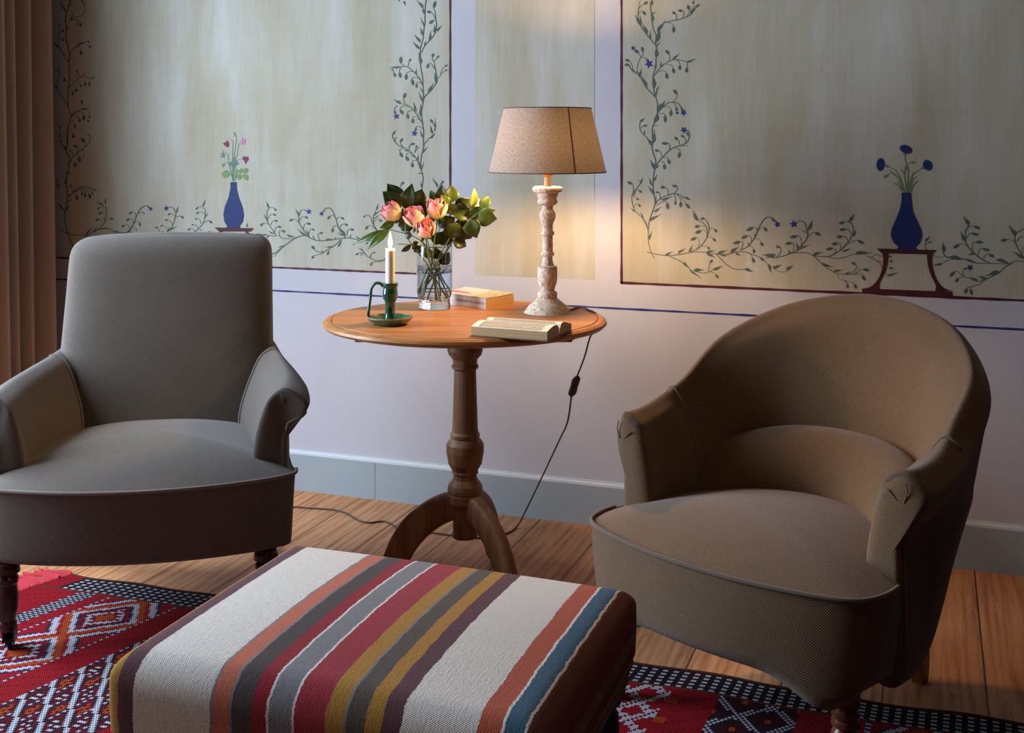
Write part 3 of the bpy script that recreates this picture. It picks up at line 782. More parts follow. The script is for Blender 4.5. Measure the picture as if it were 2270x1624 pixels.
for s in ([(160, 240), (200, 230), (215, 200), (240, 225), (250, 260), (240, 300), (215, 298), (185, 275)], [(445, 435), (530, 435), (520, 460), (535, 480), (510, 500), (490, 545), (470, 500), (448, 480)]):
    crop_poly(P, *a, s)
P.build('painted_plum_flower', M['plumpaint'])
# right vase of cornflowers
b_ = (1750, 250, 3.185)
P = Paint(.0024); crop_poly(P, *b_, [(793, 562), (856, 562), (862, 640), (872, 700), (902, 765), (930, 825), (935, 870), (918, 920), (890, 945), (905, 970), (755, 970), (768, 945), (735, 915), (716, 870), (720, 820), (750, 755), (776, 690), (790, 630)])
P.build('painted_vase', M['vblue'])
P = Paint(.0020)
crop_poly(P, *b_, [(618, 957), (1038, 968), (1008, 1000), (652, 990)])
for cx in (-1, 1):
    mir = (lambda x: x) if cx < 0 else (lambda x: 1658-x+10)
    dy = 0 if cx < 0 else 14
    outer = cr([(656, 985), (662, 1050), (650, 1115), (620, 1180), (575, 1225), (515, 1242)], 5); inner = cr([(640, 1250), (636, 1205), (668, 1140), (688, 1080), (696, 1030), (697, 985)], 5)
    crop_poly(P, *b_, [(mir(x), y+dy*(y-985)/260) for x, y in list(outer)+list(inner)])
crop_poly(P, *b_, [(513, 1238), (1150, 1262), (1150, 1292), (513, 1266)])
P.build('painted_stand', M['maroon'])
c_ = (1920, 300, 11.6)
P = Paint(.0016)
for s, w in (([(980, 1460), (930, 1250), (850, 1050), (750, 900), (590, 800)], 26), ([(920, 1430), (850, 1300), (700, 1225)], 34), ([(940, 1400), (880, 1180), (760, 1030), (690, 965), (590, 975)], 22), ([(1040, 1460), (1010, 1200), (970, 1000), (890, 860)], 34),
             ([(1060, 1460), (1080, 1000), (1080, 800)], 30), ([(1040, 900), (1040, 750), (1000, 620), (990, 480)], 24), ([(1100, 1460), (1150, 1100), (1240, 980), (1400, 860)], 26), ([(1130, 1440), (1190, 1150), (1290, 1060)], 30), ([(1150, 1460), (1220, 1270), (1340, 1155)], 28),
             ([(960, 1400), (900, 1280), (790, 1170)], 24), ([(760, 1030), (690, 980), (610, 880)], 20), ([(1010, 1000), (990, 900), (1020, 770)], 30), ([(1150, 1200), (1180, 1050), (1210, 930)], 26), ([(1050, 740), (1150, 690)], 14)):
    crop_stroke(P, *c_, s, w, 1.3, .5)
for s in ([(590, 815), (520, 820), (440, 790), (500, 745), (560, 760)], [(960, 450), (1040, 450), (1010, 540), (985, 545)], [(1390, 860), (1440, 800), (1510, 780), (1520, 830), (1460, 870)], [(1110, 715), (1190, 660), (1310, 685), (1210, 730)], [(445, 1090), (470, 1030), (590, 975), (560, 1040), (480, 1100)]):
    crop_poly(P, *c_, s)
P.build('painted_stems', M['stemgreen'])
P = Paint(.0021)
for cx, cy, rx, ry, rot in ((368, 745, 115, 185, .1), (1020, 355, 185, 115, .35), (1580, 765, 130, 160, -.5)):
    pts = []
    for k in range(44):
        t = k*2*PI/44; rr = 1.0 if k % 2 == 0 else .78
        x, y = rx*rr*math.cos(t), ry*rr*math.sin(t)
        pts.append((cx+x*math.cos(rot)-y*math.sin(rot), cy+x*math.sin(rot)+y*math.cos(rot)))
    crop_poly(P, *c_, pts)
P.build('painted_cornflowers', M['vblue'])

# ------------------------------------------------------------------ curtain at the left window
rows = []; n = 150
cur = []
for i in range(n+1):
    t = i/n; y = -.07-.77*t
    x = -3.235+.042*math.sin(t*2*PI*9.4)+.016*math.sin(t*2*PI*3.1+1)
    cur.append((x, y))
zs = np.linspace(.02, 2.6, 16)
V = []; F = []; UV = []
for j, z in enumerate(zs):
    for i, (x, y) in enumerate(cur):
        f = 1+.35*(1-z/2.6); V.append((-3.235+(x+3.235)*f+.035*(1-z/2.6), y-.012*(1-z/2.6)*math.sin(i*.11), z)); UV.append((i*.008, z))
for j in range(len(zs)-1):
    for i in range(n):
        a = j*(n+1)+i; F.append((a, a+1, a+n+2, a+n+1))
cu = mesh_obj('curtain', V, F, M['curtain'], None, True, UV)
sm = cu.modifiers.new('thick', 'SOLIDIFY'); sm.thickness = .002
tag(cu, 'peach brown linen curtain hanging in folds at the left wall', 'curtain')

# ------------------------------------------------------------------ rug
def rug():
    X0, X1, Yb, Yf = -2.33, 1.05, -.935, -2.35
    ca, cb = .0062, .0085
    na, nb = int((X1-X0)/ca), int((Yb-Yf)/cb)
    C = {'r': srgb(146, 16, 28), 'R': srgb(108, 12, 22), 'd': srgb(58, 18, 24), 'k': srgb(34, 22, 30), 'w': srgb(184, 184, 194), 'o': srgb(168, 66, 24), 'n': srgb(52, 34, 60), 'b': srgb(92, 48, 34)}
    bands = []
    a = 0
    seq = [('plain', .14), ('check', .055), ('plain', .045), ('motif', .215), ('plain', .09), ('lattice', .27), ('plain', .11), ('motif', .235), ('plain', .09), ('lattice', .27), ('plain', .06), ('zig', .23), ('plain', .08), ('blue', .17), ('plain', .14), ('motif', .22), ('plain', .09), ('lattice', .3), ('plain', .6)]
    for t, w in seq: bands.append((a, a+w, t)); a += w
    def pat(i, j):
        A = i*ca; B = j*cb
        bord = .092
        if B < .008 or (B < .1 and B > bord-.006): return 'b'
        if B < bord and A > .06:
            return 'w' if ((i+2*j) % 4 < 2 and j % 2 == 0) else 'k'
        t, p, w = 'plain', 0, .1
        for b0, b1, tt in bands:
            if b0 <= A < b1: t, p, w = tt, A-b0, b1-b0; break
        q = B-.1
        if t == 'plain': return 'r' if (i*7+j*3) % 11 else 'R'
        if t == 'check': return 'w' if ((i+j) % 3 == 0) else 'k'
        u = p/w
        if t == 'motif':
            per = .24; v = (q/per) % 1
            m = abs(u-.5)*2; s = abs(v-.5)*2; D = m+s
            if m > .93: return 'w' if (j % 2) else 'n'
            if abs(D-1) < .10: return 'o'
            if abs(D-.82) < .07: return 'w'
            if abs(D-.70) < .05: return 'n'
            if D < .62 and abs(D-.42) < .09 and (i//2+j) % 3: return 'w'
            if D < .25: return 'o'
            if D > 1.18 and abs(D-1.3) < .09: return 'w'
            if abs(D-1.45) < .05: return 'n'
            if D < .62: return 'R'
            return 'r'
        if t == 'lattice':
            f1 = (p/.045) % 1; s2 = ((p-.82*q)/.062) % 1
            if s2 < .20: return 'w'
            if s2 < .28 or s2 > .93: return 'k'
            if f1 < .14: return 'w' if (i+j) % 2 else 'n'
            if f1 < .28: return 'n' if j % 2 else 'd'
            c = (int(p/.045)+int((p-.82*q)/.062)) % 2
            if .42 < f1 < .90 and .40 < s2 < .82:
                if c: return 'o' if (i+j) % 3 else 'd'
                return 'w' if j % 2 == 0 and (i % 4 < 3) else 'd'
            return 'R' if (i+j) % 5 else 'd'
        if t == 'zig':
            pu = .08; pv = .09
            s1 = (p/pu+q/pv+.2) % 1; s2 = (p/pu-q/pv) % 1; e1 = min(s1, 1-s1); e2 = min(s2, 1-s2)
            if u < .12 or u > .88: return 'o' if (abs(((q/.1) % 1)-.5) < .12) else 'r'
            if e1 < .17 or e2 < .17: return 'w' if (i+j) % 4 else 'R'
            return 'r'
        if t == 'blue':
            pu = .12; pv = .13
            s1 = (p/pu+q/pv) % 1; s2 = (p/pu-q/pv+.1) % 1; e1 = min(s1, 1-s1); e2 = min(s2, 1-s2)
            if e1 < .10 or e2 < .10: return 'w' if (i+j) % 2 else 'n'
            if abs(s1-.5)+abs(s2-.5) < .12: return 'o'
            return 'k' if e1 < .16 or e2 < .16 else 'd'
        return 'r'
    V = []
    for j in range(nb+1):
        for i in range(na+1):
            x = X0+i*ca; y = Yb-j*cb
            edge = .006*math.sin(x*9)+.004*math.sin(x*23) if True else 0
            k = max(0, 1-j*cb/.25)
            z = .004+.0007*math.sin(x*17)*math.sin(y*13)
            V.append((x-.30*max(.12, 1-i*ca/2.5)*j*cb, y+edge*k-.018*math.exp(-(i*ca/.16)**2)*0, z))
    F = []; cols = []
    for j in range(nb):
        for i in range(na):
            a = j*(na+1)+i; F.append((a, a+na+1, a+na+2, a+1)); cols.append(C[pat(i, j)])
    me = bpy.data.meshes.new('rug'); me.from_pydata(V, [], F); me.update()
    ly = me.color_attributes.new('weave', 'FLOAT_COLOR', 'CORNER')
    arr = np.repeat(np.array(cols, dtype=np.float32), 4, axis=0).ravel(); ly.data.foreach_set('color', arr)
    m = NT('kilim_weave'); at = m.n('ShaderNodeAttribute', attribute_name='weave'); o = m.obj(); x, y, z = m.xyz(o)
    nz = m.noise(m.mapv(o, (40, 200, 1)), 3, 4)
    m.l(m.mix(m.math('MULTIPLY', nz, .45), at.outputs['Color'], srgb(60, 8, 14), 'MULTIPLY'), m.b.inputs['Base Color'])
    m.setv(Roughness=.95); m.b.inputs['Specular IOR Level'].default_value = .1
    hgt = m.math('MULTIPLY', m.math('SINE', m.math('MULTIPLY', x, 2*PI/.0062)), m.math('SINE', m.math('MULTIPLY', y, 2*PI/.0085)))
    m.bump(hgt, .5, .0015)
    me.materials.append(m.m)
    base = bpy.data.objects.new('woven_field', me); COL.objects.link(base)
    so = base.modifiers.new('thick', 'SOLIDIFY'); so.thickness = .004; so.offset = -1
    r = empty('kilim_rug', (0, 0, 0), 0, 'red flatweave rug with white diamond lattice lying on the floorboards', 'rug')
    base.parent = r
    # fringe at the left end
    parts = []
    for k in range(210):
        y = Yb-.004-k*.0066
        V1 = []; L = .12+random.uniform(-.03, .03); dy = random.uniform(-.05, .05); z0 = random.uniform(.002, .010)
        for s in range(6):
            t = s/5; x = X0-.30*(Yb-y)-L*t; yy = y+dy*t*t+.006*math.sin(t*7+k); w = .0015*(1-.3*t); zz = z0*(1-.4*t)+.001
            V1 += [(x, yy-w, .0015), (x, yy, zz+.003), (x, yy+w, .0015)]
        F1 = []
        for s in range(5):
            q = s*3; F1 += [(q, q+1, q+4, q+3), (q+1, q+2, q+5, q+4)]
        parts.append((V1, F1))
    V, F = join(parts)
    f = mesh_obj('fringe', V, F, simple('coral_red_fringe', srgb(196, 62, 70), .9, .1, .35, 90), r)
    f['kind'] = 'stuff'; f['label'] = 'coral red fringe at the left end'
rug()

# ------------------------------------------------------------------ upholstery helpers
def slice_cols(name, G, a, b, mat, parent, cap0=0, cap1=0):
    return grid_mesh(name, G[a:b+1], mat, parent, True, cap0, cap1)
def surf(stations, nr=8, ns=8):
    """stations (S,M,3) closed rings -> (T,N,3)"""
    R = [cr(np.array(s, float), nr, True) for s in stations]
    R = np.array(R); S, N, _ = R.shape
    return cr(R.reshape(S, N*3), ns).reshape(-1, N, 3)
def dome_seat(name, outline, z0, h, mat, parent, drop=0.0, p=2.4, bow=None):
    """outline: closed list of (x,y); domed cushion top with a short skirt"""
    O = cr(np.array(outline, float), 6, True); c = O.mean(0); N = len(O)
    rows = []
    rows.append([(c[0]+(x-c[0])*.965, c[1]+(y-c[1])*.965, z0-.02) for x, y in O])
    rows.append([(c[0]+(x-c[0])*.985, c[1]+(y-c[1])*.985, z0-.004) for x, y in O])
    for f in (1.0, .985, .955, .91, .85, .77, .68, .58, .47, .36, .25, .14, .05):
        rows.append([(c[0]+(x-c[0])*f, c[1]+(y-c[1])*f, z0+h*(1-f**p)+(bow(x, y)*f if bow else 0)) for x, y in O])
    V = [q for r in rows for q in r]; UV = [(q[0], q[1]+q[2]*.5) for q in V]; F = []
    for i in range(len(rows)-1):
        for j in range(N):
            a, b = i*N+j, i*N+(j+1) % N; F.append((a, b, b+N, a+N))
    F.append(tuple((len(rows)-1)*N+j for j in range(N))); F.append(tuple(range(N))[::-1])
    o = mesh_obj(name, V, F, mat, parent, True, UV)
    bm = bmesh.new(); bm.from_mesh(o.data); bmesh.ops.recalc_face_normals(bm, faces=bm.faces); bm.to_mesh(o.data); bm.free()
    return o, O
def crease(name, pts, r, mat, parent): return tube(name, spline(pts, 6), r, mat, parent, 8)

# ------------------------------------------------------------------ armchair on the left
def armchair():
    r = empty('armchair', (-1.855, -1.259, .0045), math.radians(28.3), 'grey linen scroll-arm armchair on castors in front of the curtain', 'armchair')
    fa, pp = M['fabA'], M['pipA']
    # seat and rail
    out = [(.385, .035), (.372, -.005), (.30, -.045), (.16, -.085), (0, -.10), (-.16, -.085), (-.30, -.045), (-.372, -.005), (-.385, .035),
           (-.372, .10), (-.35, .28), (-.31, .46), (-.18, .55), (0, .57), (.18, .55), (.31, .46), (.35, .28), (.372, .10)]
    dome_seat('seat', out, .402, .088, fa, r, p=2.0)
    O = cr(np.array(out), 6, True)
    rows = []
    for k, z in enumerate((.404, .38, .34, .30, .26, .232, .219)):
        f = 1-.012*math.sin(k/6*PI/2)
        rows.append([(x*(f-.02*k/6), .2+(y-.2)*(f-.11*(k/6)), z) for x, y in O])
    G = np.array(rows); grid_mesh('seat_rail', G, fa, r, True, 0, -.004)
    front = [p for p in O if p[1] < .12]
    fr = sorted([tuple(p) for p in O if p[1] < .045], key=lambda q: math.atan2(q[0], .3-q[1]))
    tube('piping', [(x*1.004, y-.001, .406) for x, y in fr], .0048, pp, r, 8)
    # arms
    def st(y, ibx, topz, cx, flare, obx, sc=1.0):
        return [(ibx, y, .33), (ibx+.005, y, .47), (cx-.045*sc, y, topz-.042), (cx-.012, y, topz-.006), (cx+.018, y, topz-.003), (cx+flare+.008*sc, y, topz-.038), (cx+flare-.003, y, topz-.068), (obx+.014, y, topz-.082), (obx, y, topz-.102), (obx, y, .40), (obx+.002, y, .22), (ibx+.01, y, .22)]
    keys = [st(.055, .275, .612, .352, .055, .362), st(.09, .277, .616, .352, .058, .365), st(.20, .262, .622, .348, .052, .362), st(.33, .23, .632, .325, .045, .352), st(.45, .195, .643, .297, .036, .33), st(.55, .18, .655, .278, .03, .31)]
    for s in (1, -1):
        K = [[(s*x, y-.02*(1-abs(z-.5)*4 if abs(z-.5) < .1 else 0)*(1 if i == 0 else 0), z) for x, y, z in k] for i, k in enumerate(keys)]
        G = surf(K, 6, 7)
        ob = grid_mesh('armrest', G, fa, r, True, .009, 0)
        # pleats of the scroll and the piping down the front edge
        for dx, zz, L in ((.0, .0, .05), (.028, -.012, .038), (.046, -.03, .024)):
            pts = [(s*(.348+dx), .0475, .598+zz), (s*(.354+dx*.8), .0465, .584+zz-.2*L), (s*(.362+dx*.35), .0475, .552-.1*dx)]
            crease('pleat', pts, .0013, fa, ob)
        tube('front_piping', [tuple(q) for q in G[0][34:59]], .0036, pp, ob, 8)
        # seam where arm meets back
        pts = []
        for j in range(4, 25):
            col = G[:, j]; ys = col[:, 1]
            for i in range(len(ys)-1):
                zz = col[i, 2]; yt = np.interp(zz, [.34, .45, .58, .70], [.375, .398, .430, .465])-.012*(1-(col[i, 0]/.3)**2)-.003
                if ys[i] <= yt <= ys[i+1] or ys[i+1] <= yt <= ys[i]:
                    t = (yt-ys[i])/(ys[i+1]-ys[i]+1e-9); q = col[i]*(1-t)+col[i+1]*t; pts.append((q[0]-s*.001, q[1]-.001, q[2])); break
        if len(pts) > 3: tube('seam_piping', pts, .0036, pp, ob, 8)
    # back
    def ring(z, hw, yf, yb, bul=.012, n=40, e=5):
        out = []
        for k in range(n):
            a = 2*PI*k/n; ca, sa = math.cos(a), math.sin(a)
            x = hw*math.copysign(abs(ca)**(2/e), ca); q = math.copysign(abs(sa)**(2/e), sa)
            y = (yf+yb)/2+(yb-yf)/2*q-(bul*(1-(x/hw)**2) if q < 0 else 0)
            out.append((x, y, z))
        return out
    T = [(.34, .290, .375, .52), (.45, .300, .398, .56), (.58, .300, .430, .61), (.70, .297, .465, .65), (.80, .294, .498, .673), (.875, .2925, .522, .690), (.915, .290, .540, .693), (.938, .281, .562, .690), (.952, .262, .588, .680), (.957, .235, .612, .665)]
    K = [ring(*t) for t in T]
    G = cr(np.array(K).reshape(len(K), -1), 5).reshape(-1, 40, 3)
    for i in range(len(G)):
        for j in range(40):
            if G[i, j, 2] > .87: G[i, j, 2] += .010*(1-(G[i, j, 0]/.3)**2)*(G[i, j, 2]-.87)/.08
    grid_mesh('backrest', G, fa, r, True, 0, .003)
    # legs
    for x in (-.312, .312):
        prof = sharp([(.026, .215), (.030, .205), (.031, .192), (.022, .186), (.027, .178), (.027, .168), (.0235, .162), (.027, .135), (.0255, .10), (.020, .074), (.0235, .068), (.0235, .060), (.017, .055), (.014, .046)])
        lg = lathe('leg', prof, M['darkwood'], r, 28, (x, .012))
        bm = bmesh.new()
        bmesh.ops.create_cone(bm, cap_ends=True, radius1=.021, radius2=.021, depth=.016, segments=24, matrix=Matrix.Translation((x+.004, .028, .0215)) @ Matrix.Rotation(PI/2, 4, 'Y'))
        box_bm(bm, x-.010, x-.006, .006, .038, .018, .050); box_bm(bm, x+.014, x+.018, .006, .038, .018, .050); box_bm(bm, x-.010, x+.018, .0, .03, .045, .052)
        cs = bm_obj('castor', bm, M['iron'], lg, smooth=False)
    for x in (-.25, .25):
        K = np.array([[(x+dx, .49+dy+k*.05, .22-.224*k/3) for dx, dy in ((-.018, -.018), (.018, -.018), (.018, .018), (-.018, .018))] for k in range(4)])
        grid_mesh('leg', K, M['darkwood'], r, True, .001, .001)
    return r
armchair()

# ------------------------------------------------------------------ tub chair on the right
def tub_chair():
    r = empty('tub_chair', (-.372, -1.185, .0045), math.radians(-24), 'brown linen tub chair with round back and turned front legs, right of the table', 'armchair')
    fa, pp = M['fabB'], M['pipB']
    out = [(.342, .01), (.343, -.06), (.318, -.118), (.24, -.155), (.12, -.182), (0, -.190), (-.12, -.182), (-.24, -.155), (-.318, -.118), (-.343, -.06), (-.342, .01),
           (-.325, .10), (-.295, .20), (-.23, .31), (-.12, .39), (0, .415), (.12, .39), (.23, .31), (.295, .20), (.325, .10)]
    dome_seat('seat', out, .400, .062, fa, r, p=2.2)
    O = cr(np.array(out), 6, True)
    rows = []
    for k in range(9):
        t = k/8; row = []
        for x, y in O:
            if y < .05:
                leg = math.exp(-((abs(x)-.27)/.07)**2)
                zb = .236-.050*leg+.012*(abs(x) > .33)
            else: zb = .215
            f = 1-.05*t*t
            row.append((x*f, .1+(y-.1)*f, .402+(zb-.402)*t))
        rows.append(row)
    grid_mesh('seat_rail', np.array(rows), fa, r, True, 0, -.006)
    fr = sorted([tuple(p) for p in O if p[1] < .005], key=lambda q: math.atan2(q[0], .3-q[1]))
    tube('piping', [(x*1.003, y-.001, .404) for x, y in fr], .0046, pp, r, 8)
    # shell: arms and back in one sweep
    def arm(y, ibx, tz, cx, tip, obx, obb, by=0.0, z0=.205):
        return [(ibx-.005, y, .33), (ibx, y, .45), (cx-.052, y, tz-.045), (cx-.02, y, tz-.008), (cx+.012, y, tz), (tip, y, tz-.034), (tip-.004, y, tz-.06), (tip-.018, y, tz-.083), (obx, y+by*.3, tz-.13), (obx, y+by*.6, .38), (obb, y+by, z0), (ibx, y+by, z0)]
    def bk(ib, im, it, tp, ot, om, ob):
        ib, im, it, tp, ot, om, ob = map(np.array, (ib, im, it, tp, ot, om, ob))
        l = lambda a, b, t: tuple(a+(b-a)*t)
        up = np.array((0, 0, .010))
        return [tuple(ib), tuple(im), tuple(it), tuple(np.array(l(it, tp, .58))+up*1.3), tuple(tp), tuple(ot), l(ot, om, .18), l(ot, om, .4), l(ot, om, .7), tuple(om), tuple(ob), (ib[0]*.9, ib[1]*.95, ob[2])]
    S0 = arm(.035, .262, .616, .340, .386, .340, .333)
    S1 = arm(.09, .262, .616, .345, .392, .348, .335)
    S2 = arm(.16, .252, .628, .346, .392, .362, .322)
    S3 = bk((.235, .215, .33), (.258, .235, .50), (.292, .250, .590), (.340, .258, .664), (.378, .268, .625), (.362, .250, .46), (.298, .222, .205))
    S4 = bk((.205, .275, .33), (.238, .325, .52), (.276, .368, .676), (.326, .395, .748), (.357, .408, .705), (.328, .350, .46), (.255, .292, .207))
    S5 = bk((.150, .325, .33), (.182, .405, .53), (.198, .462, .735), (.238, .512, .818), (.262, .538, .775), (.232, .460, .47), (.182, .368, .210))
    S6 = bk((.080, .352, .33), (.098, .445, .54), (.100, .515, .772), (.122, .572, .855), (.134, .612, .810), (.122, .520, .48), (.098, .408, .212))
    S7 = bk((.0, .360, .33), (.0, .458, .54), (.0, .532, .784), (.0, .594, .868), (.0, .636, .822), (.0, .540, .48), (.0, .420, .212))
    half = [S0, S1, S2, S3, S4, S5, S6]
    mir = lambda s: [(-min(x, .345+(x-.345)*.45 if x > .345 and y < .2 else x), y, z) for x, y, z in s]
    allS = [mir(s) for s in half]+[S7]+half[::-1]
    ns = 8
    G = surf(allS, 7, ns)
    n = len(allS)-1; i1 = 3*ns-3; i2 = (n-3)*ns+3
    aL = slice_cols('armrest', G, 0, i1, fa, r, .022, 0)
    slice_cols('backrest', G, i1, i2, fa, r)
    aR = slice_cols('armrest', G, i2, len(G)-1, fa, r, 0, .022)
    for s, ob, row in ((-1, aL, G[i1]), (1, aR, G[i2])):
        N = len(row); sel = [row[k] for k in range(4, 33)]
        c = row.mean(0)
        tube('seam_piping', [tuple(p+(p-c)/np.linalg.norm(p-c)*.0012) for p in sel], .0032, pp, ob, 8)
        g0 = G[0] if s < 0 else G[-1]
        tube('front_piping', [tuple(q) for q in g0[38:68]], .0036, pp, ob, 8)
        crease('pleat', [(s*.350, .0165, .598), (s*.353, .0150, .580), (s*.346, .0160, .558)], .0012, fa, ob)
        crease('pleat', [(s*.312, .0165, .580), (s*.328, .0155, .565), (s*.343, .0165, .548)], .0012, fa, ob)
    # lumbar bolster at the foot of the back
    st = []
    for k in range(13):
        t = -1+2*k/12; a = t*1.12
        x, y = .262*math.sin(a)/math.sin(1.12), .392-.215*(1-math.cos(a))/(1-math.cos(1.12))
        h = .148*(1-abs(t)**3.0)**.6+.012; th = .085*(1-abs(t)**4)**.5+.012
        nx, ny = math.sin(a*.85), math.cos(a*.85); zb = .40
        ring = []
        for dn, dz in ((.03, 0), (-th*.55, .0), (-th*.8, .22), (-th*.66, .55), (-th*.30, .86), (.01, 1.0), (.05, .92), (.05, .4)):
            ring.append((x+nx*dn+nx*.012*dz, y+ny*dn+ny*.02*dz, zb+h*dz))
        st.append(ring)
    G2 = surf(st, 5, 3)
    grid_mesh('lumbar_roll', G2, fa, r, True, .004, .004)
    for x in (-.298, .262):
        prof = sharp([(.027, .215), (.0275, .178), (.0275, .172), (.021, .166), (.026, .160), (.027, .152), (.023, .146), (.0265, .142), (.0275, .134), (.021, .128), (.027, .118), (.0285, .095), (.025, .06), (.018, .035), (.0205, .026), (.020, .012), (.016, .0045)])
        lathe('leg', prof, M['legwood'], r, 32, (x, -.055))
    for s in (-1, 1):
        K = []
        for k in range(7):
            t = k/6; cx = s*(.172-.012*t+.010*math.sin(PI*t)); cy = .375+.118*t**1.1+.02*math.sin(PI*t); z = .239*(1-t)-.0038; w = .019-.005*t
            K.append([(cx-w, cy-w, z), (cx+w, cy-w, z), (cx+w, cy+w, z), (cx-w, cy+w, z)])
        lg = grid_mesh('leg', np.array(K), M['legwood'], r, True, .001, .001)
        m = lg.modifiers.new('edge', 'EDGE_SPLIT'); m.split_angle = math.radians(40)
    return r
tub_chair()

# ------------------------------------------------------------------ footstool
def footstool():
    cx, cy, hx, hy = -.890, -1.812, .370, .294
    r = empty('footstool', (cx, cy, .0045), 0, 'low footstool covered in striped woven kilim, nearest the camera', 'footstool')
    nx, ny = 90, 76
    V = []; UV = []; F = []
    zt, zb = .418, .292
    # shell as a superelliptic box: walk over the surface with unrolled coordinates
    side = zt-zb; U = hx+side; W = hy+side
    def prof(d, h, rad):
        """unrolled distance from centre -> (horizontal, drop)"""
        s = abs(d); flat = h-rad; arc = rad*PI/2
        if s <= flat: return s, 0
        if s <= flat+arc:
            a = (s-flat)/rad; return flat+rad*math.sin(a), rad*(1-math.cos(a))
        return h, rad+(s-flat-arc)
    def total(h, rad): return h-rad+rad*PI/2+side-rad
    rx, ry = .040, .052
    TX, TY = total(hx, rx), total(hy, ry)
    for j in range(ny+1):
        for i in range(nx+1):
            u = -TX+2*TX*i/nx; v = -TY+2*TY*j/ny
            ax, dx = prof(u, hx, rx); ay, dy = prof(v, hy, ry)
            x = math.copysign(ax, u); y = math.copysign(ay, v); d = max(dx, dy)
            both = min(dx, dy)
            if both > 0:
                # soften the corner
                sx, sy = dx/(rx), dy/(ry)
            dome = .016*(1-(x/hx)**2)*(1-(y/hy)**2)
            z = zt-math.hypot(dx, dy) if max(dx, dy) < .05 else zt-max(d, 0)
            z = zt-(dx**3+dy**3)**(1/3)+dome
            z = max(z, zb-.0+.002*math.sin(x*30))
            # round the vertical corner
            cxn, cyn = abs(x)/hx, abs(y)/hy
            k = (cxn**40+cyn**40)**(1/40)
            if k > 1: x /= k; y /= k
            sag = .006*math.sin(PI*min(1, max(0, (zt-z)/side)))
            x *= 1+sag; y *= 1+sag
            V.append((x, y, z)); UV.append((u, v))
    for j in range(ny):
        for i in range(nx):
            a = j*(nx+1)+i; F.append((a, a+1, a+nx+2, a+nx+1))
    m = NT('striped_kilim'); uv = m.uv(); ux, uy, uz = m.xyz(uv)
    wv = m.noise(m.mapv(uv, (3, 14, 1)), 1.6, 3)
    jag = m.noise(m.mapv(uv, (60, 260, 1)), 1, 2)
    uu = m.math('ADD', ux, m.math('ADD', m.math('MULTIPLY', m.math('SUBTRACT', wv, .5), .008), m.math('MULTIPLY', m.math('SUBTRACT', jag, .5), .005)))
    half = .56; fac = m.math('DIVIDE', m.math('ADD', uu, half), 2*half)
    cream, offw = srgb(244, 238, 228), srgb(240, 232, 222)
    gold, plum, salm, dbr, red, gry, rs, mus, tau = srgb(186, 138, 52), srgb(104, 62, 68), srgb(208, 116, 88), srgb(82, 68, 66), srgb(158, 18, 34), srgb(140, 138, 140), srgb(172, 46, 58), srgb(190, 136, 48), srgb(98, 84, 74)
    ora, blu, brm, dred, dk = srgb(196, 92, 62), srgb(62, 98, 124), srgb(112, 56, 48), srgb(122, 12, 22), srgb(60, 26, 22)
    L = [(-.56, gold), (-.346, plum), (-.318, srgb(150, 140, 140)), (-.315, offw), (-.172, gry), (-.169, salm), (-.137, gry), (-.135, dbr), (-.100, gry), (-.097, red), (-.072, cream), (-.067, gry), (-.030, cream), (-.024, rs), (.027, gry), (.030, mus), (.060, gry), (.062, tau), (.093, mus), (.122, plum), (.152, offw), (.270, ora), (.303, cream), (.307, blu), (.340, cream), (.343, brm), (.376, dred), (.428, srgb(132, 88, 34)), (.452, dred), (.47, srgb(90, 60, 36)), (.5, dk)]
    L[2] = (L[2][0], plum)
    c = m.ramp(fac, [((p+half)/(2*half), q) for p, q in L], 'CONSTANT')
    slub = m.noise(m.mapv(uv, (120, 28, 1)), 2, 5, .7)
    fleck = m.math('GREATER_THAN', m.noise(m.mapv(uv, (90, 200, 1)), 1.7, 2), .74)
    c = m.mix(m.math('MULTIPLY', slub, .35), c, srgb(150, 130, 118), 'MULTIPLY')
    c = m.mix(m.math('MULTIPLY', fleck, .25), c, srgb(90, 66, 50))
    m.l(c, m.b.inputs['Base Color']); m.setv(Roughness=.95); m.b.inputs['Specular IOR Level'].default_value = .1
    m.b.inputs['Sheen Weight'].default_value = .15
    rows_ = m.math('MULTIPLY', m.math('SINE', m.math('MULTIPLY', ux, 2*PI/.0042)), m.math('SINE', m.math('MULTIPLY', uy, 2*PI/.0034)))
    m.bump(m.math('ADD', m.math('MULTIPLY', rows_, .35), m.math('MULTIPLY', slub, 1.3)), .65, .0035)
    mesh_obj('cushion_top', V, F, m.m, r, True, UV)
    # twisted braid along the lower edge
    pts = []
    per = []
    e = 6
    for k in range(181):
        a = 2*PI*k/180; ca, sa = math.cos(a), math.sin(a)
        x = hx*.998*math.copysign(abs(ca)**(2/14), ca); y = hy*.998*math.copysign(abs(sa)**(2/14), sa)
        pts.append((x, y, zb-.004))
    cord = simple('gold_brown_braid', srgb(120, 88, 48), .9, .1, .7, 160, .6)
    tube('braid_trim', pts, .006, cord, r, 6, caps=False)
    bm = bmesh.new(); box_bm(bm, -hx+.012, hx-.012, -hy+.012, hy-.012, .235, .30)
    bmesh.ops.bevel(bm, geom=bm.edges[:], offset=.006, segments=2, affect='EDGES')
    bm_obj('frame', bm, M['black'], r)
    for sx in (-1, 1):
        for sy in (-1, 1):
            prof = sharp([(.036, .245), (.036, .215), (.024, .205), (.031, .192), (.033, .165), (.026, .12), (.018, .075), (.023, .062), (.023, .05), (.017, .03), (.02, .006)])
            lathe('leg', prof, M['black'], r, 24, (sx*(hx-.055), sy*(hy-.055)))
footstool()

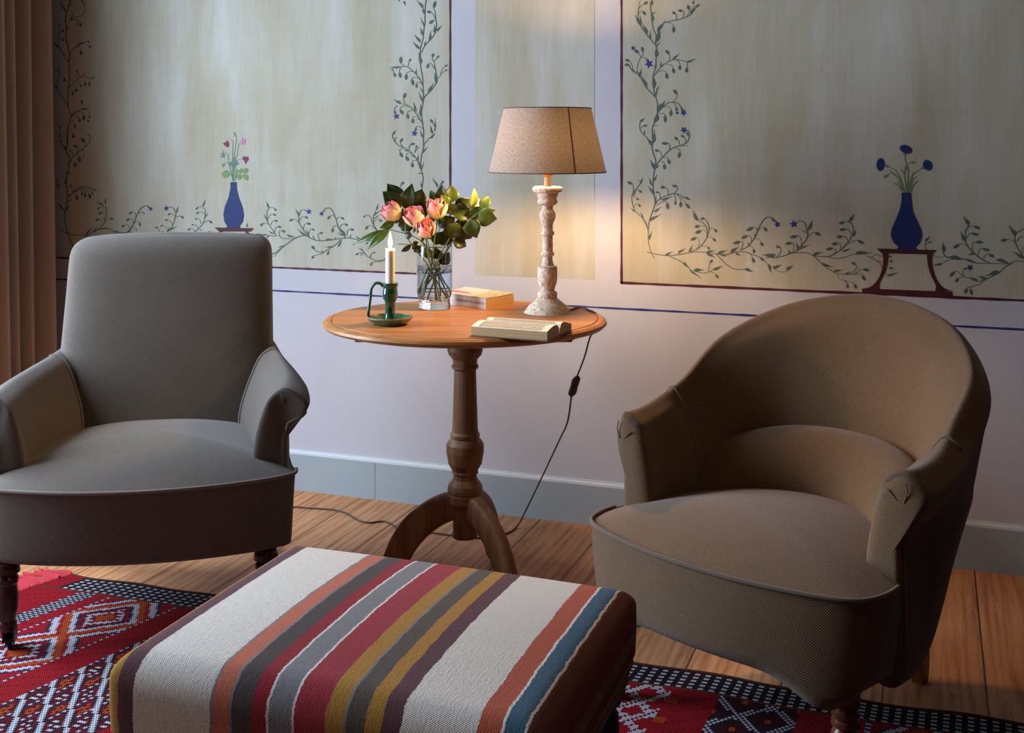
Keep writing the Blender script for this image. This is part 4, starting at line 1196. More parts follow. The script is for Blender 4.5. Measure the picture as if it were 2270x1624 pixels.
# ------------------------------------------------------------------ pedestal table
TZ = .76
TC = tuple(CAM[:2]+np.array([-SN*3.235-CS*.131, CS*3.235-SN*.131]))
def table():
    r = empty('pedestal_table', (TC[0], TC[1], 0), 0, 'round oak pedestal table with turned column and three curved legs', 'table')
    top = lathe('tabletop', sharp([(.0, TZ-.026), (.355, TZ-.026), (.366, TZ-.022), (.377, TZ-.020), (.384, TZ-.013), (.382, TZ-.006), (.373, TZ-.001), (.362, TZ-.0005), (.361, TZ-.0035), (.359, TZ-.0035), (.358, TZ), (.0, TZ)], .0004), M['oaktop'], r, 96, (0, 0), 1)
    top.scale = (1.028, .945, 1); top.rotation_euler = (0, 0, YAW)
    bm = bmesh.new(); box_bm(bm, -.30, .30, -.105, -.065, TZ-.052, TZ-.026); box_bm(bm, -.30, .30, .065, .105, TZ-.052, TZ-.026)
    bmesh.ops.bevel(bm, geom=bm.edges[:], offset=.006, segments=2, affect='EDGES')
    b = bm_obj('batten', bm, M['oak'], r)
    b.rotation_euler = (0, 0, YAW)
    kk = .00126
    z = lambda y: 1.265-(y-302)*kk
    prof = [(.048, z(766)), (.050, z(775)), (.046, z(785)), (.035, z(795)), (.0335, z(806)), (.0375, z(809)), (.0375, z(814)), (.0305, z(819)), (.0320, z(860)), (.0355, z(945)), (.0365, z(955)),
            (.041, z(960)), (.041, z(966)), (.039, z(969)), (.046, z(975)), (.0520, z(983)), (.0525, z(1000)), (.047, z(1025)), (.036, z(1041)), (.0375, z(1046)), (.032, z(1050)), (.034, z(1060)), (.046, z(1072)), (.049, z(1080)), (.0485, z(1088)), (.0465, z(1091)), (.0485, z(1094)), (.0485, z(1110)), (.044, z(1114)), (.034, z(1118)), (.034, z(1185)), (.0, z(1187))]
    lathe('column', sharp(prof, .001), M['oak'], r, 48, (0, 0), 2)
    # three curved legs
    for ang in (183, -52, 68):
        a = math.radians(ang)+YAW
        path = [(.020, .238, .040), (.055, .230, .042), (.095, .210, .042), (.138, .176, .043), (.172, .130, .041), (.194, .085, .038), (.214, .042, .034), (.245, .020, .022), (.282, .013, .013)]
        K = []
        P = cr(np.array(path), 4)
        for i, (d, zz, hh) in enumerate(P):
            q = P[min(i+1, len(P)-1)]-P[max(i-1, 0)]; L = math.hypot(q[0], q[1]); tx, tz = q[0]/L, q[1]/L; nx, nz = -tz, tx
            if nz < 0: nx, nz = -nx, -nz
            w = .0225-.004*i/len(P)
            ring = []
            for k in range(16):
                t = 2*PI*k/16; cw, sw = math.cos(t), math.sin(t)
                lat = w*math.copysign(abs(cw)**.6, cw); up = hh*math.copysign(abs(sw)**.7, sw)*.95
                dd, z2 = d+nx*up, max(zz+nz*up, .0005)
                ring.append((dd*math.cos(a)-lat*math.sin(a), dd*math.sin(a)+lat*math.cos(a), z2))
            K.append(ring)
        grid_mesh('leg', np.array(K), M['oak'], r, True, .004, .004)
table()

# ------------------------------------------------------------------ table lamp
def table_lamp():
    lx, ly = -1.036, -.489
    D = 3.325; s = D/FPX
    z = lambda y: 1.265-(y-302)*s
    r = empty('table_lamp', (lx, ly, TZ), 0, 'table lamp with distressed turned wooden base and lit grey linen shade', 'lamp')
    m = NT('distressed_whitewash'); o = m.obj()
    k = m.noise(m.mapv(o, (1, 1, .6)), 150, 5, .7); k2 = m.noise(o, 30, 4)
    m.l(m.ramp(m.math('ADD', m.math('MULTIPLY', k, .75), m.math('MULTIPLY', k2, .27)), [(.36, srgb(158, 124, 98)), (.48, srgb(206, 184, 160)), (.60, srgb(238, 226, 206))]), m.b.inputs['Base Color'])
    m.setv(Roughness=.8); m.bump(k, .3, .0012)
    w = lambda px: px*s
    prof = [(0, TZ+.0005), (w(52), TZ+.0005), (w(53), z(700)), (w(50), z(696)), (w(52), z(693)), (w(47), z(684)), (w(40), z(675)), (w(30), z(667)), (w(24), z(662)), (w(21), z(660)), (w(22), z(650)), (w(20), z(646)), (w(15), z(643)), (w(17), z(636)), (w(21), z(625)), (w(22), z(608)), (w(21.5), z(592)), (w(22), z(590)), (w(14), z(588)),
            (w(11), z(575)), (w(11), z(568)), (w(15), z(565)), (w(15), z(560)), (w(11.5), z(557)), (w(12), z(540)), (w(11.5), z(522)), (w(15), z(519)), (w(15), z(514)), (w(11.5), z(511)), (w(12), z(496)), (w(14), z(492)), (w(18), z(482)), (w(17.5), z(472)), (w(12), z(463)), (w(13), z(456)), (w(21), z(451)), (w(23), z(447)), (w(20), z(441)), (w(24), z(430)), (w(25), z(427)), (w(31), z(425)), (w(34), z(420)), (w(33), z(416)), (w(28), z(413)), (0, z(413))]
    prof = [(a, b-TZ) for a, b in prof]
    lathe('base', sharp(prof, .0007), m.m, r, 56, (0, 0), 2)
    brass = simple('cream_candle_sleeve', srgb(226, 208, 160), .5)
    lathe('stem', [(w(8), z(413)-TZ), (w(7.2), z(395)-TZ), (w(7.2), z(392)-TZ)], brass, r, 24, (0, 0), 1)
    gold = simple('amber_lamp_holder', srgb(225, 160, 50), .35, .5, 0, 30, 0, .3)
    lathe('bulb_holder', [(w(7.5), z(392)-TZ), (w(12), z(388)-TZ), (w(13), z(380)-TZ), (w(13), z(365)-TZ), (w(9), z(362)-TZ)], gold, r, 24, (0, 0), 1)
    em = NT('warm_glowing_bulb'); em.b.inputs['Emission Color'].default_value = (1, .58, .25, 1); em.b.inputs['Emission Strength'].default_value = 720; em.setv(Base_Color=(0, 0, 0, 1))
    bz = 1.235-TZ
    lathe('bulb', [(.010, bz-.045), (.014, bz-.030), (.024, bz-.008), (.027, bz+.008), (.022, bz+.024), (.010, bz+.033), (.0, bz+.034)], em.m, r, 24)
    # shade
    rb, rt, zb_, zt_ = w(130), w(97), z(381)-TZ, z(240)-TZ
    n = 96; V = []; UV = []; F = []
    R = 14
    for i in range(R+1):
        t = i/R
        for k in range(n):
            a = 2*PI*k/n; rr = rb+(rt-rb)*t; V.append((rr*math.cos(a), rr*math.sin(a), zb_+(zt_-zb_)*t)); UV.append((a*.15, t*.19))
    for i in range(R):
        for k in range(n):
            a = i*n+k; b = i*n+(k+1) % n; F.append((a, b, b+n, a+n))
    sh = NT('grey_linen_lampshade'); t = sh.t; uv = sh.uv()
    k = sh.math('ADD', sh.math('MULTIPLY', sh.noise(sh.mapv(uv, (1, .35, 1)), 420, 4, .7), .5), sh.math('MULTIPLY', sh.noise(sh.mapv(uv, (.35, 1, 1)), 300, 4, .7), .5))
    cl = sh.ramp(k, [(.35, srgb(128, 112, 104)), (.65, srgb(186, 168, 154))])
    tl = sh.ramp(k, [(.38, (.0028, .0022, .0016, 1)), (.62, (.0125, .0105, .0085, 1))])
    df = sh.n('ShaderNodeBsdfDiffuse'); tr = sh.n('ShaderNodeBsdfTranslucent'); ad = sh.n('ShaderNodeAddShader')
    sh.l(cl, df.inputs[0]); sh.l(tl, tr.inputs[0]); sh.l(df.outputs[0], ad.inputs[0]); sh.l(tr.outputs[0], ad.inputs[1]); sh.l(ad.outputs[0], sh.out.inputs[0])
    so = mesh_obj('shade', V, F, sh.m, r, True, UV)
    trim = simple('shade_trim', srgb(96, 80, 76), .8)
    for rr, zz in ((rb, zb_), (rt, zt_)):
        tube('trim', [(rr*math.cos(2*PI*k/64), rr*math.sin(2*PI*k/64), zz) for k in range(65)], .0016, trim, so, 6, caps=False)
    # seam facing the camera, a little right of the middle
    cam_dir = math.atan2(CAM[1]-ly, CAM[0]-lx); a = cam_dir+math.radians(27)
    V = []; F = []
    for i in range(9):
        t = i/8; rr = rb+(rt-rb)*t+.0006
        for da in (-.016, .016): V.append((rr*math.cos(a+da), rr*math.sin(a+da), zb_+(zt_-zb_)*t))
        if i: F.append((2*i-2, 2*i-1, 2*i+1, 2*i))
    seam = mesh_obj('seam', V, F, sh.m, so, True, [(v[0], v[2]) for v in V])
    # wire carrier of the shade
    for k in range(3):
        aa = 2*PI*k/3+.4
        tube('carrier', [(.012*math.cos(aa), .012*math.sin(aa), z(392)-TZ+.02), (rb*.75*math.cos(aa), rb*.75*math.sin(aa), zb_+.075), ((rb+(rt-rb)*.45)*math.cos(aa)*.99, (rb+(rt-rb)*.45)*math.sin(aa)*.99, zb_+.085)], .0012, M['iron'], so, 6)
    # cord with inline switch
    cordm = simple('brown_twisted_cord', srgb(74, 58, 34), .6)
    off = Vector((lx, ly, TZ))
    # world path
    W = [Vector((lx+.06, ly+.02, TZ+.003)), at_d(1266, 681, 3.30), at_d(1290, 678, 3.33)]
    p2 = Vector((-.86, -.54, TZ+.003))
    W = [at_z(1258, 690, TZ+.003), at_z(1275, 683, TZ+.003), at_z(1293, 682, TZ+.003), at_z(1306, 687, TZ+.003)]
    rim_ = at_z(1316, 693, TZ); rc = Vector((TC[0], TC[1], TZ)); dr = (rim_-rc).normalized(); e_ = 1.0
    W += [rc+dr*(rim_-rc).length+Vector((0, 0, .002)), rim_+Vector((.010, .012, -.012)), rim_+Vector((.006, .020, -.05))]
    def down(px, py, dd): return at_d(px, py, dd)
    W += [down(1309, 745, 3.30), down(1296, 790, 3.34), down(1279, 835, 3.38)]
    W2 = [down(1267, 876, 3.42), down(1258, 935, 3.48), down(1240, 975, 3.54), down(1200, 1060, 3.63), down(1160, 1142, 3.70), at_z(1146, 1166, .006), at_z(1122, 1182, .003), at_z(1060, 1192, .003), at_z(985, 1184, .003), at_z(950, 1180, .003), at_z(905, 1186, .003), at_z(872, 1164, .003), at_z(850, 1155, .003), at_z(820, 1158, .003), at_z(795, 1153, .003), at_z(765, 1136, .003), at_z(735, 1129, .003), at_z(690, 1126, .003), at_z(640, 1123, .003), at_z(560, 1128, .003)]
    tube('power_cord', [p-off for p in spline(W, 6)], .0026, cordm, r, 6)
    tube('power_cord', [p-off for p in spline(W2, 6)], .0026, cordm, r, 6)
    A, B = W[-1]-off, W2[0]-off
    d = (B-A).normalized()
    sw = grid_mesh('cord_switch', np.array([[list(A+(B-A)*t+ (Vector((CS, SN, 0))*math.cos(q)*.0125*f+Vector((-SN, CS, 0))*math.sin(q)*.008*f)) for q in np.linspace(0, 2*PI, 17)[:-1]] for t, f in ((-.02, .5), (.05, .85), (.15, 1), (.5, .92), (.85, 1), (.95, .85), (1.02, .5))]), simple('brown_switch', srgb(70, 46, 28), .4), r, True, .002, .002)
table_lamp()

# ------------------------------------------------------------------ candle holder and candle
def glaze():
    m = NT('green_glaze'); o = m.obj()
    k = m.noise(o, 34, 5, .6); k2 = m.noise(m.mapv(o, (1, 1, .5)), 12, 4)
    m.l(m.ramp(m.math('ADD', m.math('MULTIPLY', k, .55), m.math('MULTIPLY', k2, .5)), [(.34, srgb(24, 40, 34)), (.50, srgb(40, 86, 62)), (.62, srgb(78, 112, 70)), (.76, srgb(150, 124, 84))]), m.b.inputs['Base Color'])
    m.setv(Roughness=.14); m.b.inputs['Coat Weight'].default_value = .6; m.bump(k2, .15, .004)
    return m.m
def candle_set():
    c = at_z(865, 718, TZ); D = 3.118; s = D/FPX; z = lambda y: 1.265-(y-302)*s
    g = glaze()
    r = empty('candle_holder', c, 0, 'green glazed ceramic chamber candlestick with loop handle on the oak table', 'candlestick')
    w = lambda px: px*s
    rim = simple('bare_clay_rim', srgb(156, 128, 100), .5, .4, .3, 60)
    lathe('dish', sharp([(0, .0005), (w(36), .0005), (w(40), .004), (w(47), .013), (w(49.5), .0185), (w(48), .0205), (w(45), .0165), (w(36), .0085), (0, .0065)], .0008), g, r, 56, (0, 0), 2)
    tube('rim', [(w(48.6)*math.cos(2*PI*k/64), w(48.6)*math.sin(2*PI*k/64), .0192) for k in range(65)], .0022, rim, r, 8, caps=False)
    zz = lambda y: z(y)-TZ
    lathe('socket', sharp([(0, .007), (w(14), .008), (w(11), zz(694)), (w(10.5), zz(680)), (w(12), zz(668)), (w(16), zz(661)), (w(17), zz(650)), (w(15.5), zz(638)), (w(17.5), zz(630)), (w(17.5), zz(626.5)), (w(13), zz(626.5)), (w(12), zz(632)), (0, zz(633))], .0008), g, r, 40, (0, 0), 2)
    ax = Vector((-CS, -SN, 0)); up = Vector((0, 0, 1))
    P = [(-16, 634), (-22, 628), (-33, 628), (-42, 640), (-44, 660), (-48, 690), (-47, 704), (-41, 711)]
    pts = [ax*(-w(a))+up*zz(b) for a, b in P]
    hd = grid_mesh('handle', np.array([[list(p+(Vector((-SN, CS, 0))*math.cos(q)*.0068+t.cross(Vector((-SN, CS, 0))).normalized()*math.sin(q)*.0042)) for q in np.linspace(0, 2*PI, 13)[:-1]] for p, t in (lambda S: [(S[i], (S[min(i+1, len(S)-1)]-S[max(i-1, 0)]).normalized()) for i in range(len(S))])(spline(pts, 6))]), g, r, True, .002, .002)
    # candle
    wax = simple('ivory_wax', srgb(250, 244, 226), .45); wb = wax.node_tree.nodes['Principled BSDF']
    wb.inputs['Subsurface Weight'].default_value = .35; wb.inputs['Subsurface Radius'].default_value = (.012, .010, .007); wb.inputs['Subsurface Scale'].default_value = .5
    z0 = z(633)+.001; z1 = z(553)
    cd = empty('candle', (c[0], c[1], z0), 0, 'short ivory candle burning in the green candlestick', 'candle')
    H = z1-z0
    lathe('wax', sharp([(0, 0), (w(10.6), 0), (w(10.4), H-.002), (w(9.6), H), (w(7), H-.002), (0, H-.003)], .0006), wax, cd, 32, (0, 0), 2)
    tube('wick', [(0, 0, H-.003), (.0004, 0, H+.004), (.0015, .0005, H+.009)], .0007, M['black'], cd, 6)
    fl = NT('candle_flame'); fo = fl.xyz(fl.obj())
    zf = fl.math('DIVIDE', fl.math('SUBTRACT', fo[2], H+.003), .045)
    fl.l(fl.ramp(zf, [(0, (1.0, .45, .12, 1)), (.3, (1.0, .72, .35, 1)), (.9, (1.0, .55, .18, 1))]), fl.b.inputs['Emission Color']); fl.b.inputs['Emission Strength'].default_value = 120
    fl.setv(Base_Color=(0, 0, 0, 1))
    lathe('flame', [(0, H+.003), (.0035, H+.006), (.0062, H+.014), (.0056, H+.024), (.0032, H+.036), (.0012, H+.045), (0, H+.050)], fl.m, cd, 20)
candle_set()

# ------------------------------------------------------------------ vase with roses and leafy stems
VB = at_z(963, 683, TZ); VD = 3.40; VS = VD/FPX
def vase():
    z = lambda y: 1.265-(y-302)*VS-TZ
    w = lambda px: px*VS
    gl = NT('clear_glass'); gl.setv(Base_Color=(1, 1, 1, 1), Roughness=0.0, IOR=1.45); gl.b.inputs['Transmission Weight'].default_value = 1
    wa = NT('clear_water'); wa.setv(Base_Color=(.98, 1, .99, 1), Roughness=0.0, IOR=1.33); wa.b.inputs['Transmission Weight'].default_value = 1
    r = empty('glass_vase', VB, 0, 'clear glass vase half full of water with roses, behind the candle', 'vase')
    R = w(39.5)
    prof = [(0, .001), (w(34), .001), (w(36), .004), (w(34.5), .009), (w(35.5), .013), (w(34), .018), (w(35), .023), (w(34), .028), (w(37), .036), (R, .055), (R, z(600)), (R, z(546)), (R-.0006, z(544)), (R-.0016, z(546)), (R-.0020, z(600)), (R-.0020, .056), (w(34), .038), (w(31), .031), (w(20), .028), (0, .028)]
    lathe('glass', sharp(prof, .0008), gl.m, r, 64, (0, 0), 2)
    Ri = R-.0021
    lathe('water', sharp([(0, .0283), (w(20), .0283), (w(30.8), .0313), (w(33.8), .0383), (Ri, .0565), (Ri, z(589)), (Ri-.001, z(590)), (0, z(590.5))], .0005), wa.m, r, 64, (0, 0), 1)
vase()

def leaf_mat(name, a, b, rough=.35):
    m = NT(name); o = m.obj(); k = m.noise(o, 28, 4)
    m.l(m.ramp(k, [(.35, a), (.65, b)]), m.b.inputs['Base Color']); m.setv(Roughness=rough)
    tr = m.n('ShaderNodeBsdfTranslucent'); m.l(m.mix(.3, b, (.16, .24, .03, 1)), tr.inputs[0])
    mx = m.n('ShaderNodeMixShader'); mx.inputs[0].default_value = .22
    m.l(m.b.outputs[0], mx.inputs[1]); m.l(tr.outputs[0], mx.inputs[2]); m.l(mx.outputs[0], m.out.inputs[0])
    return m.m
LM = [leaf_mat('dark_leaf', srgb(38, 50, 18), srgb(66, 80, 28)), leaf_mat('mid_leaf', srgb(64, 88, 30), srgb(92, 118, 44)), leaf_mat('lamplit_leaf', srgb(88, 116, 40), srgb(136, 156, 72))]  # lamplight on the right-hand leaves is put into the brightest green
STEM = simple('green_stem', srgb(132, 148, 74), .5, .4, .4, 60)
STEMD = simple('brown_green_stem', srgb(112, 104, 58), .5, .4, .4, 60)
def leaf_mesh(a, b, width, mat, parent, fold=.25, bend=.12, roll=None):
    """ovate leaf from base a to tip b (local points of the parent)"""
    a = Vector(a); b = Vector(b); d = b-a; L = d.length; t = d.normalized()
    view = Vector((CAM[0]-VB[0], CAM[1]-VB[1], .35)).normalized()
    side = t.cross(view)
    if side.length < .2: side = t.cross(Vector((0, 0, 1)))
    side.normalize(); nrm = side.cross(t).normalized()
    if roll is None: roll = random.uniform(-.5, .5)
    s2 = side*math.cos(roll)+nrm*math.sin(roll); n2 = -side*math.sin(roll)+nrm*math.cos(roll)
    V = []; F = []; UV = []; nl, nw = 12, 6
    for i in range(nl+1):
        q = i/nl; ww = width*.5*(math.sin(PI*q**.80)**1.0 if 0 < q < 1 else .02)
        c = a+d*q+n2*(bend*L*math.sin(PI*q*.9)-bend*L*.6*q*q)
        for j in range(nw+1):
            u = -1+2*j/nw
            V.append(c+s2*ww*u+n2*(fold*ww*abs(u)+.02*L*math.sin(q*17+u*2)*abs(u)*.25)); UV.append((u, q))
    for i in range(nl):
        for j in range(nw):
            k = i*(nw+1)+j; F.append((k, k+1, k+nw+2, k+nw+1))
    o = mesh_obj('leaf', V, F, mat, parent, True, UV)
    sm = o.modifiers.new('thick', 'SOLIDIFY'); sm.thickness = .0006
    return o
def vpt(px, py, dd=0): return at_d(px, py, VD+dd)-VB

def rose(head, rad, face, ctrl, foot, label, seed, openness=.5, dd=0):
    """head px centre; face = direction of the bloom axis"""
    rnd = random.Random(seed)
    hp = vpt(head[0], head[1], dd); ax = Vector(face).normalized()
    r = empty('rose', VB, 0, label, 'rose', None)
    R = rad*VS*1.12
    m = NT('rose_petal'); o = m.uv(); x, y, z = m.xyz(o)
    nz = m.noise(m.obj(), 60, 3)
    k = m.math('ADD', y, m.math('MULTIPLY', m.math('SUBTRACT', nz, .5), .35))
    m.l(m.ramp(k, [(.05, srgb(212, 208, 120)), (.34, srgb(252, 234, 170)), (.60, srgb(255, 212, 190)), (.90, srgb(250, 164, 160)), (1.0, srgb(240, 124, 134))]), m.b.inputs['Base Color'])
    m.setv(Roughness=.55); m.b.inputs['Subsurface Weight'].default_value = .25; m.b.inputs['Subsurface Radius'].default_value = (.012, .006, .004); m.b.inputs['Subsurface Scale'].default_value = .3
    t0 = ax.cross(Vector((.3, .2, 1))).normalized(); t1 = ax.cross(t0)
    Hh = R*2.0
    base = hp-ax*Hh*.5
    core = None
    V = []; F = []; UV = []
    def petal(a0, span, rb, rm, rt, h, flare):
        b = len(V); nu, nv = 10, 8
        for j in range(nv+1):
            v = j/nv
            rr = (rb*(1-v)**2+2*rm*v*(1-v)*1.25+rt*v*v)
            hh = Hh*h*v
            for i in range(nu+1):
                u = -1+2*i/nu
                a = a0+u*span*(.35+.65*math.sin(PI*min(.5+v*.5, .82)*.98) if v > .0 else .35)*(1 if v < .75 else 1-.35*(v-.75)/.25)
                edge = abs(u)**3
                hgt = hh-edge*Hh*.09*v+(.012*Hh*math.sin(u*4+a0) if v > .7 else 0)
                r2 = rr+(flare*R*(v-.72)*3*(.4+.6*(1-edge)) if v > .72 else 0)+edge*R*.05
                p = base+ax*hgt+(t0*math.cos(a)+t1*math.sin(a))*max(r2, R*.03)
                V.append(p); UV.append((u, v))
        for j in range(nv):
            for i in range(nu):
                k = b+j*(nu+1)+i; F.append((k, k+1, k+nu+2, k+nu+1))
    off = rnd.random()*6
    for i in range(4): petal(off+i*1.7, 1.3, R*.10, R*(.26+.03*i), R*(.10+.05*i), 1.0-.01*i, 0)
    for i in range(4): petal(off+.7+i*1.6, 1.15, R*.2, R*(.50+.03*i), R*(.30+.07*i), .97, .05*openness)
    for i in range(5): petal(off+i*1.26, .95, R*.25, R*.80, R*(.60+.15*openness), .92, .22*openness)
    for i in range(4): petal(off+.4+i*1.57, .90, R*.3, R*1.02, R*(.80+.2*openness), .84, .42*openness)
    bl = mesh_obj('bloom', V, F, m.m, r, True, UV)
    sm = bl.modifiers.new('thick', 'SOLIDIFY'); sm.thickness = .0005
    # calyx
    lathe_pts = [(0, -.004), (R*.18, -.003), (R*.30, .001), (R*.34, .006), (R*.24, .010)]
    V2 = []; F2 = []; n = 16
    for rr, hz in lathe_pts:
        for k in range(n):
            a = 2*PI*k/n; V2.append(base+ax*hz+(t0*math.cos(a)+t1*math.sin(a))*max(rr, .0004))
    for i in range(len(lathe_pts)-1):
        for k in range(n): F2.append((i*n+k, i*n+(k+1) % n, (i+1)*n+(k+1) % n, (i+1)*n+k))
    cal = mesh_obj('calyx', V2, F2, LM[1], r)
    for k in range(5):
        a = k*2*PI/5+off; dv = t0*math.cos(a)+t1*math.sin(a)
        leaf = leaf_mesh(base+dv*R*.26, base+dv*R*(.95)+ax*R*(.35 if k % 2 else -.15), R*.30, LM[1], cal, .3, .1, 0); leaf.name = 'sepal'
    pts = [base-ax*.002, base-ax*.018]+[vpt(*c) for c in ctrl]+[vpt(*foot)]
    tube('stem', spline(pts, 6), .0021, STEM, r, 8)
    return r
ang = lambda x, y, zz: Vector((CS, SN, 0))*x+Vector((SN, -CS, 0))*y+Vector((0, 0, 1))*zz   # right, towards camera, up
rose((868, 469), 21, ang(-.75, .25, .55), [(905, 530, -.01), (950, 590, -.01)], (985, 662, .02), 'pink rose bud leaning out at the far left of the bouquet', 1, .1, -.02)
rose((918, 481), 21, ang(-.25, .45, .85), [(940, 545, -.015), (958, 600, 0)], (975, 668, -.01), 'pale pink rose with torn outer petals, left of the lowest rose', 2, .4, -.03)
rose((969, 463), 21, ang(.05, .3, .95), [(962, 540, 0), (955, 600, .01)], (942, 664, .015), 'tallest pink rose at the centre of the bouquet', 3, .35, -.01)
rose((944, 507), 20, ang(.05, .75, .75), [(950, 565, -.02), (962, 620, -.015)], (966, 666, .0), 'lowest coral rose facing the room above the vase rim', 4, .12, -.05)
rose((1052, 455), 17, ang(.25, -.2, .9), [(1010, 525, .02), (972, 590, .015)], (938, 655, .02), 'cream rose half hidden behind leaves on the right of the bouquet', 5, .5, .04)

def sprig(stem, leaves, label, mat, smat=STEM, group=None):
    """stem: px points with depth offset; leaves: (base, tip, width px, mat, dd)"""
    r = empty('leafy_stem', VB, 0, label, 'foliage', group)
    P = [vpt(*p) for p in stem]
    tube('stem', spline(P, 6), .0017, smat, r, 8, True, (1, .6))
    for L in leaves:
        (bx, by), (tx, ty), w = L[0], L[1], L[2]; mt = L[3] if len(L) > 3 else mat; dd = L[4] if len(L) > 4 else 0
        bq = (780+bx/4.64, 380+by/4.64); tq = (780+tx/4.64, 380+ty/4.64)
        tip_d = dd+random.uniform(-.015, .015)
        leaf_mesh(vpt(bq[0], bq[1], dd), vpt(tq[0], tq[1], tip_d), w/4.64*VS*1.40, LM[mt], r)
cz = lambda x, y, d=0: (780+x/4.64, 380+y/4.64, d)
sprig([cz(870, 1290, .01), cz(810, 960, .0), cz(700, 640, .0), cz(560, 400, .01), cz(480, 330, .015)],
      [((505, 345), (365, 122), 125, 0, .02), ((500, 380), (318, 205), 150, 0, .0), ((560, 420), (450, 520), 110, 0, .01), ((620, 520), (470, 560), 95, 0, .0), ((640, 560), (500, 600), 100, 0, .02)],
      'dark leafy stem at the upper left of the bouquet, behind the left rose', 0)
sprig([cz(760, 1300, 0), cz(820, 960, .01), cz(760, 640, .02), cz(690, 400, .02), cz(660, 330, .02)],
      [((570, 400), (618, 125), 125, 0, .02), ((650, 380), (722, 180), 130, 0, .01), ((700, 430), (640, 250), 120, 0, .03), ((740, 480), (700, 300), 120, 0, .03), ((700, 520), (600, 360), 110, 0, .03)],
      'dark leafy stem rising between the two left roses', 0)
sprig([cz(960, 1290, .01), cz(850, 980, .01), cz(760, 760, -.02), cz(620, 660, -.04), cz(520, 630, -.05), cz(400, 600, -.06)],
      [((395, 598), (0, 752), 46, 1, -.06), ((390, 600), (158, 805), 66, 1, -.07), ((440, 520), (285, 582), 62, 1, -.03), ((620, 660), (540, 640), 60, 0, -.03)],
      'drooping stem with long narrow leaves reaching left behind the candle flame', 1, STEMD)
sprig([cz(900, 1270, .0), cz(860, 950, .0), cz(760, 790, -.01), cz(620, 755, -.02), cz(470, 745, -.03)],
      [((610, 757), (505, 825), 40, 0, -.02), ((700, 770), (640, 830), 70, 0, -.01), ((690, 730), (620, 800), 80, 0, .0)],
      'thin bare stem with small drooping leaves, low on the left over the rim', 0, STEMD)
sprig([cz(720, 1280, .01), cz(800, 1000, .02), cz(880, 700, .03), cz(930, 420, .03), cz(960, 300, .03)],
      [((935, 320), (928, 138), 105, 0, .03), ((1010, 320), (1025, 140), 120, 2, .02), ((985, 360), (915, 240), 80, 2, .0), ((860, 300), (808, 190), 60, 1, .03), ((880, 270), (850, 230), 40, 1, .03), ((960, 420), (1050, 330), 90, 1, .01)],
      'upright leafy stem with one leaf coloured lamplit yellow-green at the top centre of the bouquet', 1)
sprig([cz(740, 1300, -.01), cz(830, 1000, .0), cz(1000, 700, .0), cz(1130, 480, .0), cz(1220, 380, .0)],
      [((1060, 350), (1215, 285), 95, 0, .02), ((1225, 380), (1262, 165), 66, 2, -.01), ((1060, 410), (1235, 400), 120, 0, .01), ((1040, 440), (1240, 470), 90, 1, -.01), ((1100, 430), (1000, 350), 90, 1, .0), ((1060, 520), (1220, 620), 130, 0, .02)],
      'leafy stem right of the tallest rose, with a pointed leaf in lamplit colour on top', 1)
sprig([cz(700, 1270, -.01), cz(850, 980, -.01), cz(1050, 700, -.02), cz(1190, 520, -.02), cz(1300, 420, -.02), cz(1340, 390, -.02)],
      [((1335, 395), (1412, 250), 84, 1, -.02), ((1300, 430), (1492, 490), 150, 2, -.03), ((1230, 470), (1335, 360), 90, 1, -.01), ((1210, 490), (1285, 685), 130, 1, -.03), ((1220, 500), (1345, 540), 110, 0, .0), ((1290, 400), (1480, 400), 80, 2, -.01)],
      'leafy stem with lamplit-coloured leaves reaching furthest right towards the lamp', 1)
sprig([cz(980, 1270, .02), cz(880, 1000, .02), cz(960, 760, .01), cz(1060, 620, .01), cz(1130, 560, .01)],
      [((1090, 530), (1010, 695), 130, 0, -.02), ((1130, 570), (1230, 690), 140, 0, .0), ((1040, 700), (1178, 772), 100, 0, .0), ((1010, 640), (960, 560), 100, 0, .01), ((920, 760), (985, 600), 130, 0, .02), ((850, 750), (900, 620), 110, 0, .02), ((960, 560), (1060, 470), 110, 0, .02), ((890, 560), (990, 500), 100, 0, .03)],
      'dark leafy stem filling the lower right of the bouquet above the rim', 0)
sprig([cz(800, 1290, .02), cz(860, 1080, .02), cz(900, 950, .02), cz(920, 900, .015)],
      [((905, 950), (1008, 828), 95, 0, .01), ((880, 900), (860, 780), 90, 0, .02), ((830, 880), (740, 780), 80, 0, .02)],
      'short dark leafy stem inside the neck of the vase', 0)

# ------------------------------------------------------------------ books
def paper_block(name, ring, L, mat, parent, n=2, xoff=0):
    """ring of (y,z) extruded along x 0..L"""
    K = np.array([[(xoff+L*i/n, y, z) for y, z in ring] for i in range(n+1)])
    T, N = K.shape[:2]
    V = [tuple(p) for p in K.reshape(-1, 3)]; F = []
    for i in range(T-1):
        for j in range(N):
            a = i*N+j; b = i*N+(j+1) % N; F.append((a, b, b+N, a+N))
    F.append(tuple(range(N))); F.append(tuple((T-1)*N+j for j in range(N))[::-1])
    o = mesh_obj(name, V, F, mat, parent, False)
    bm = bmesh.new(); bm.from_mesh(o.data); bmesh.ops.recalc_face_normals(bm, faces=bm.faces); bm.to_mesh(o.data); bm.free()
    return o
def paper_mat(name, a, b, axis=2):
    m = NT(name); o = m.obj(); sc = [1.5, 1.5, 1.5]; sc[axis] = 700
    k = m.noise(m.mapv(o, tuple(sc)), 1.5, 3, .6)
    m.l(m.ramp(k, [(.35, a), (.65, b)]), m.b.inputs['Base Color']); m.setv(Roughness=.8); m.bump(k, .3, .0006)
    return m.m
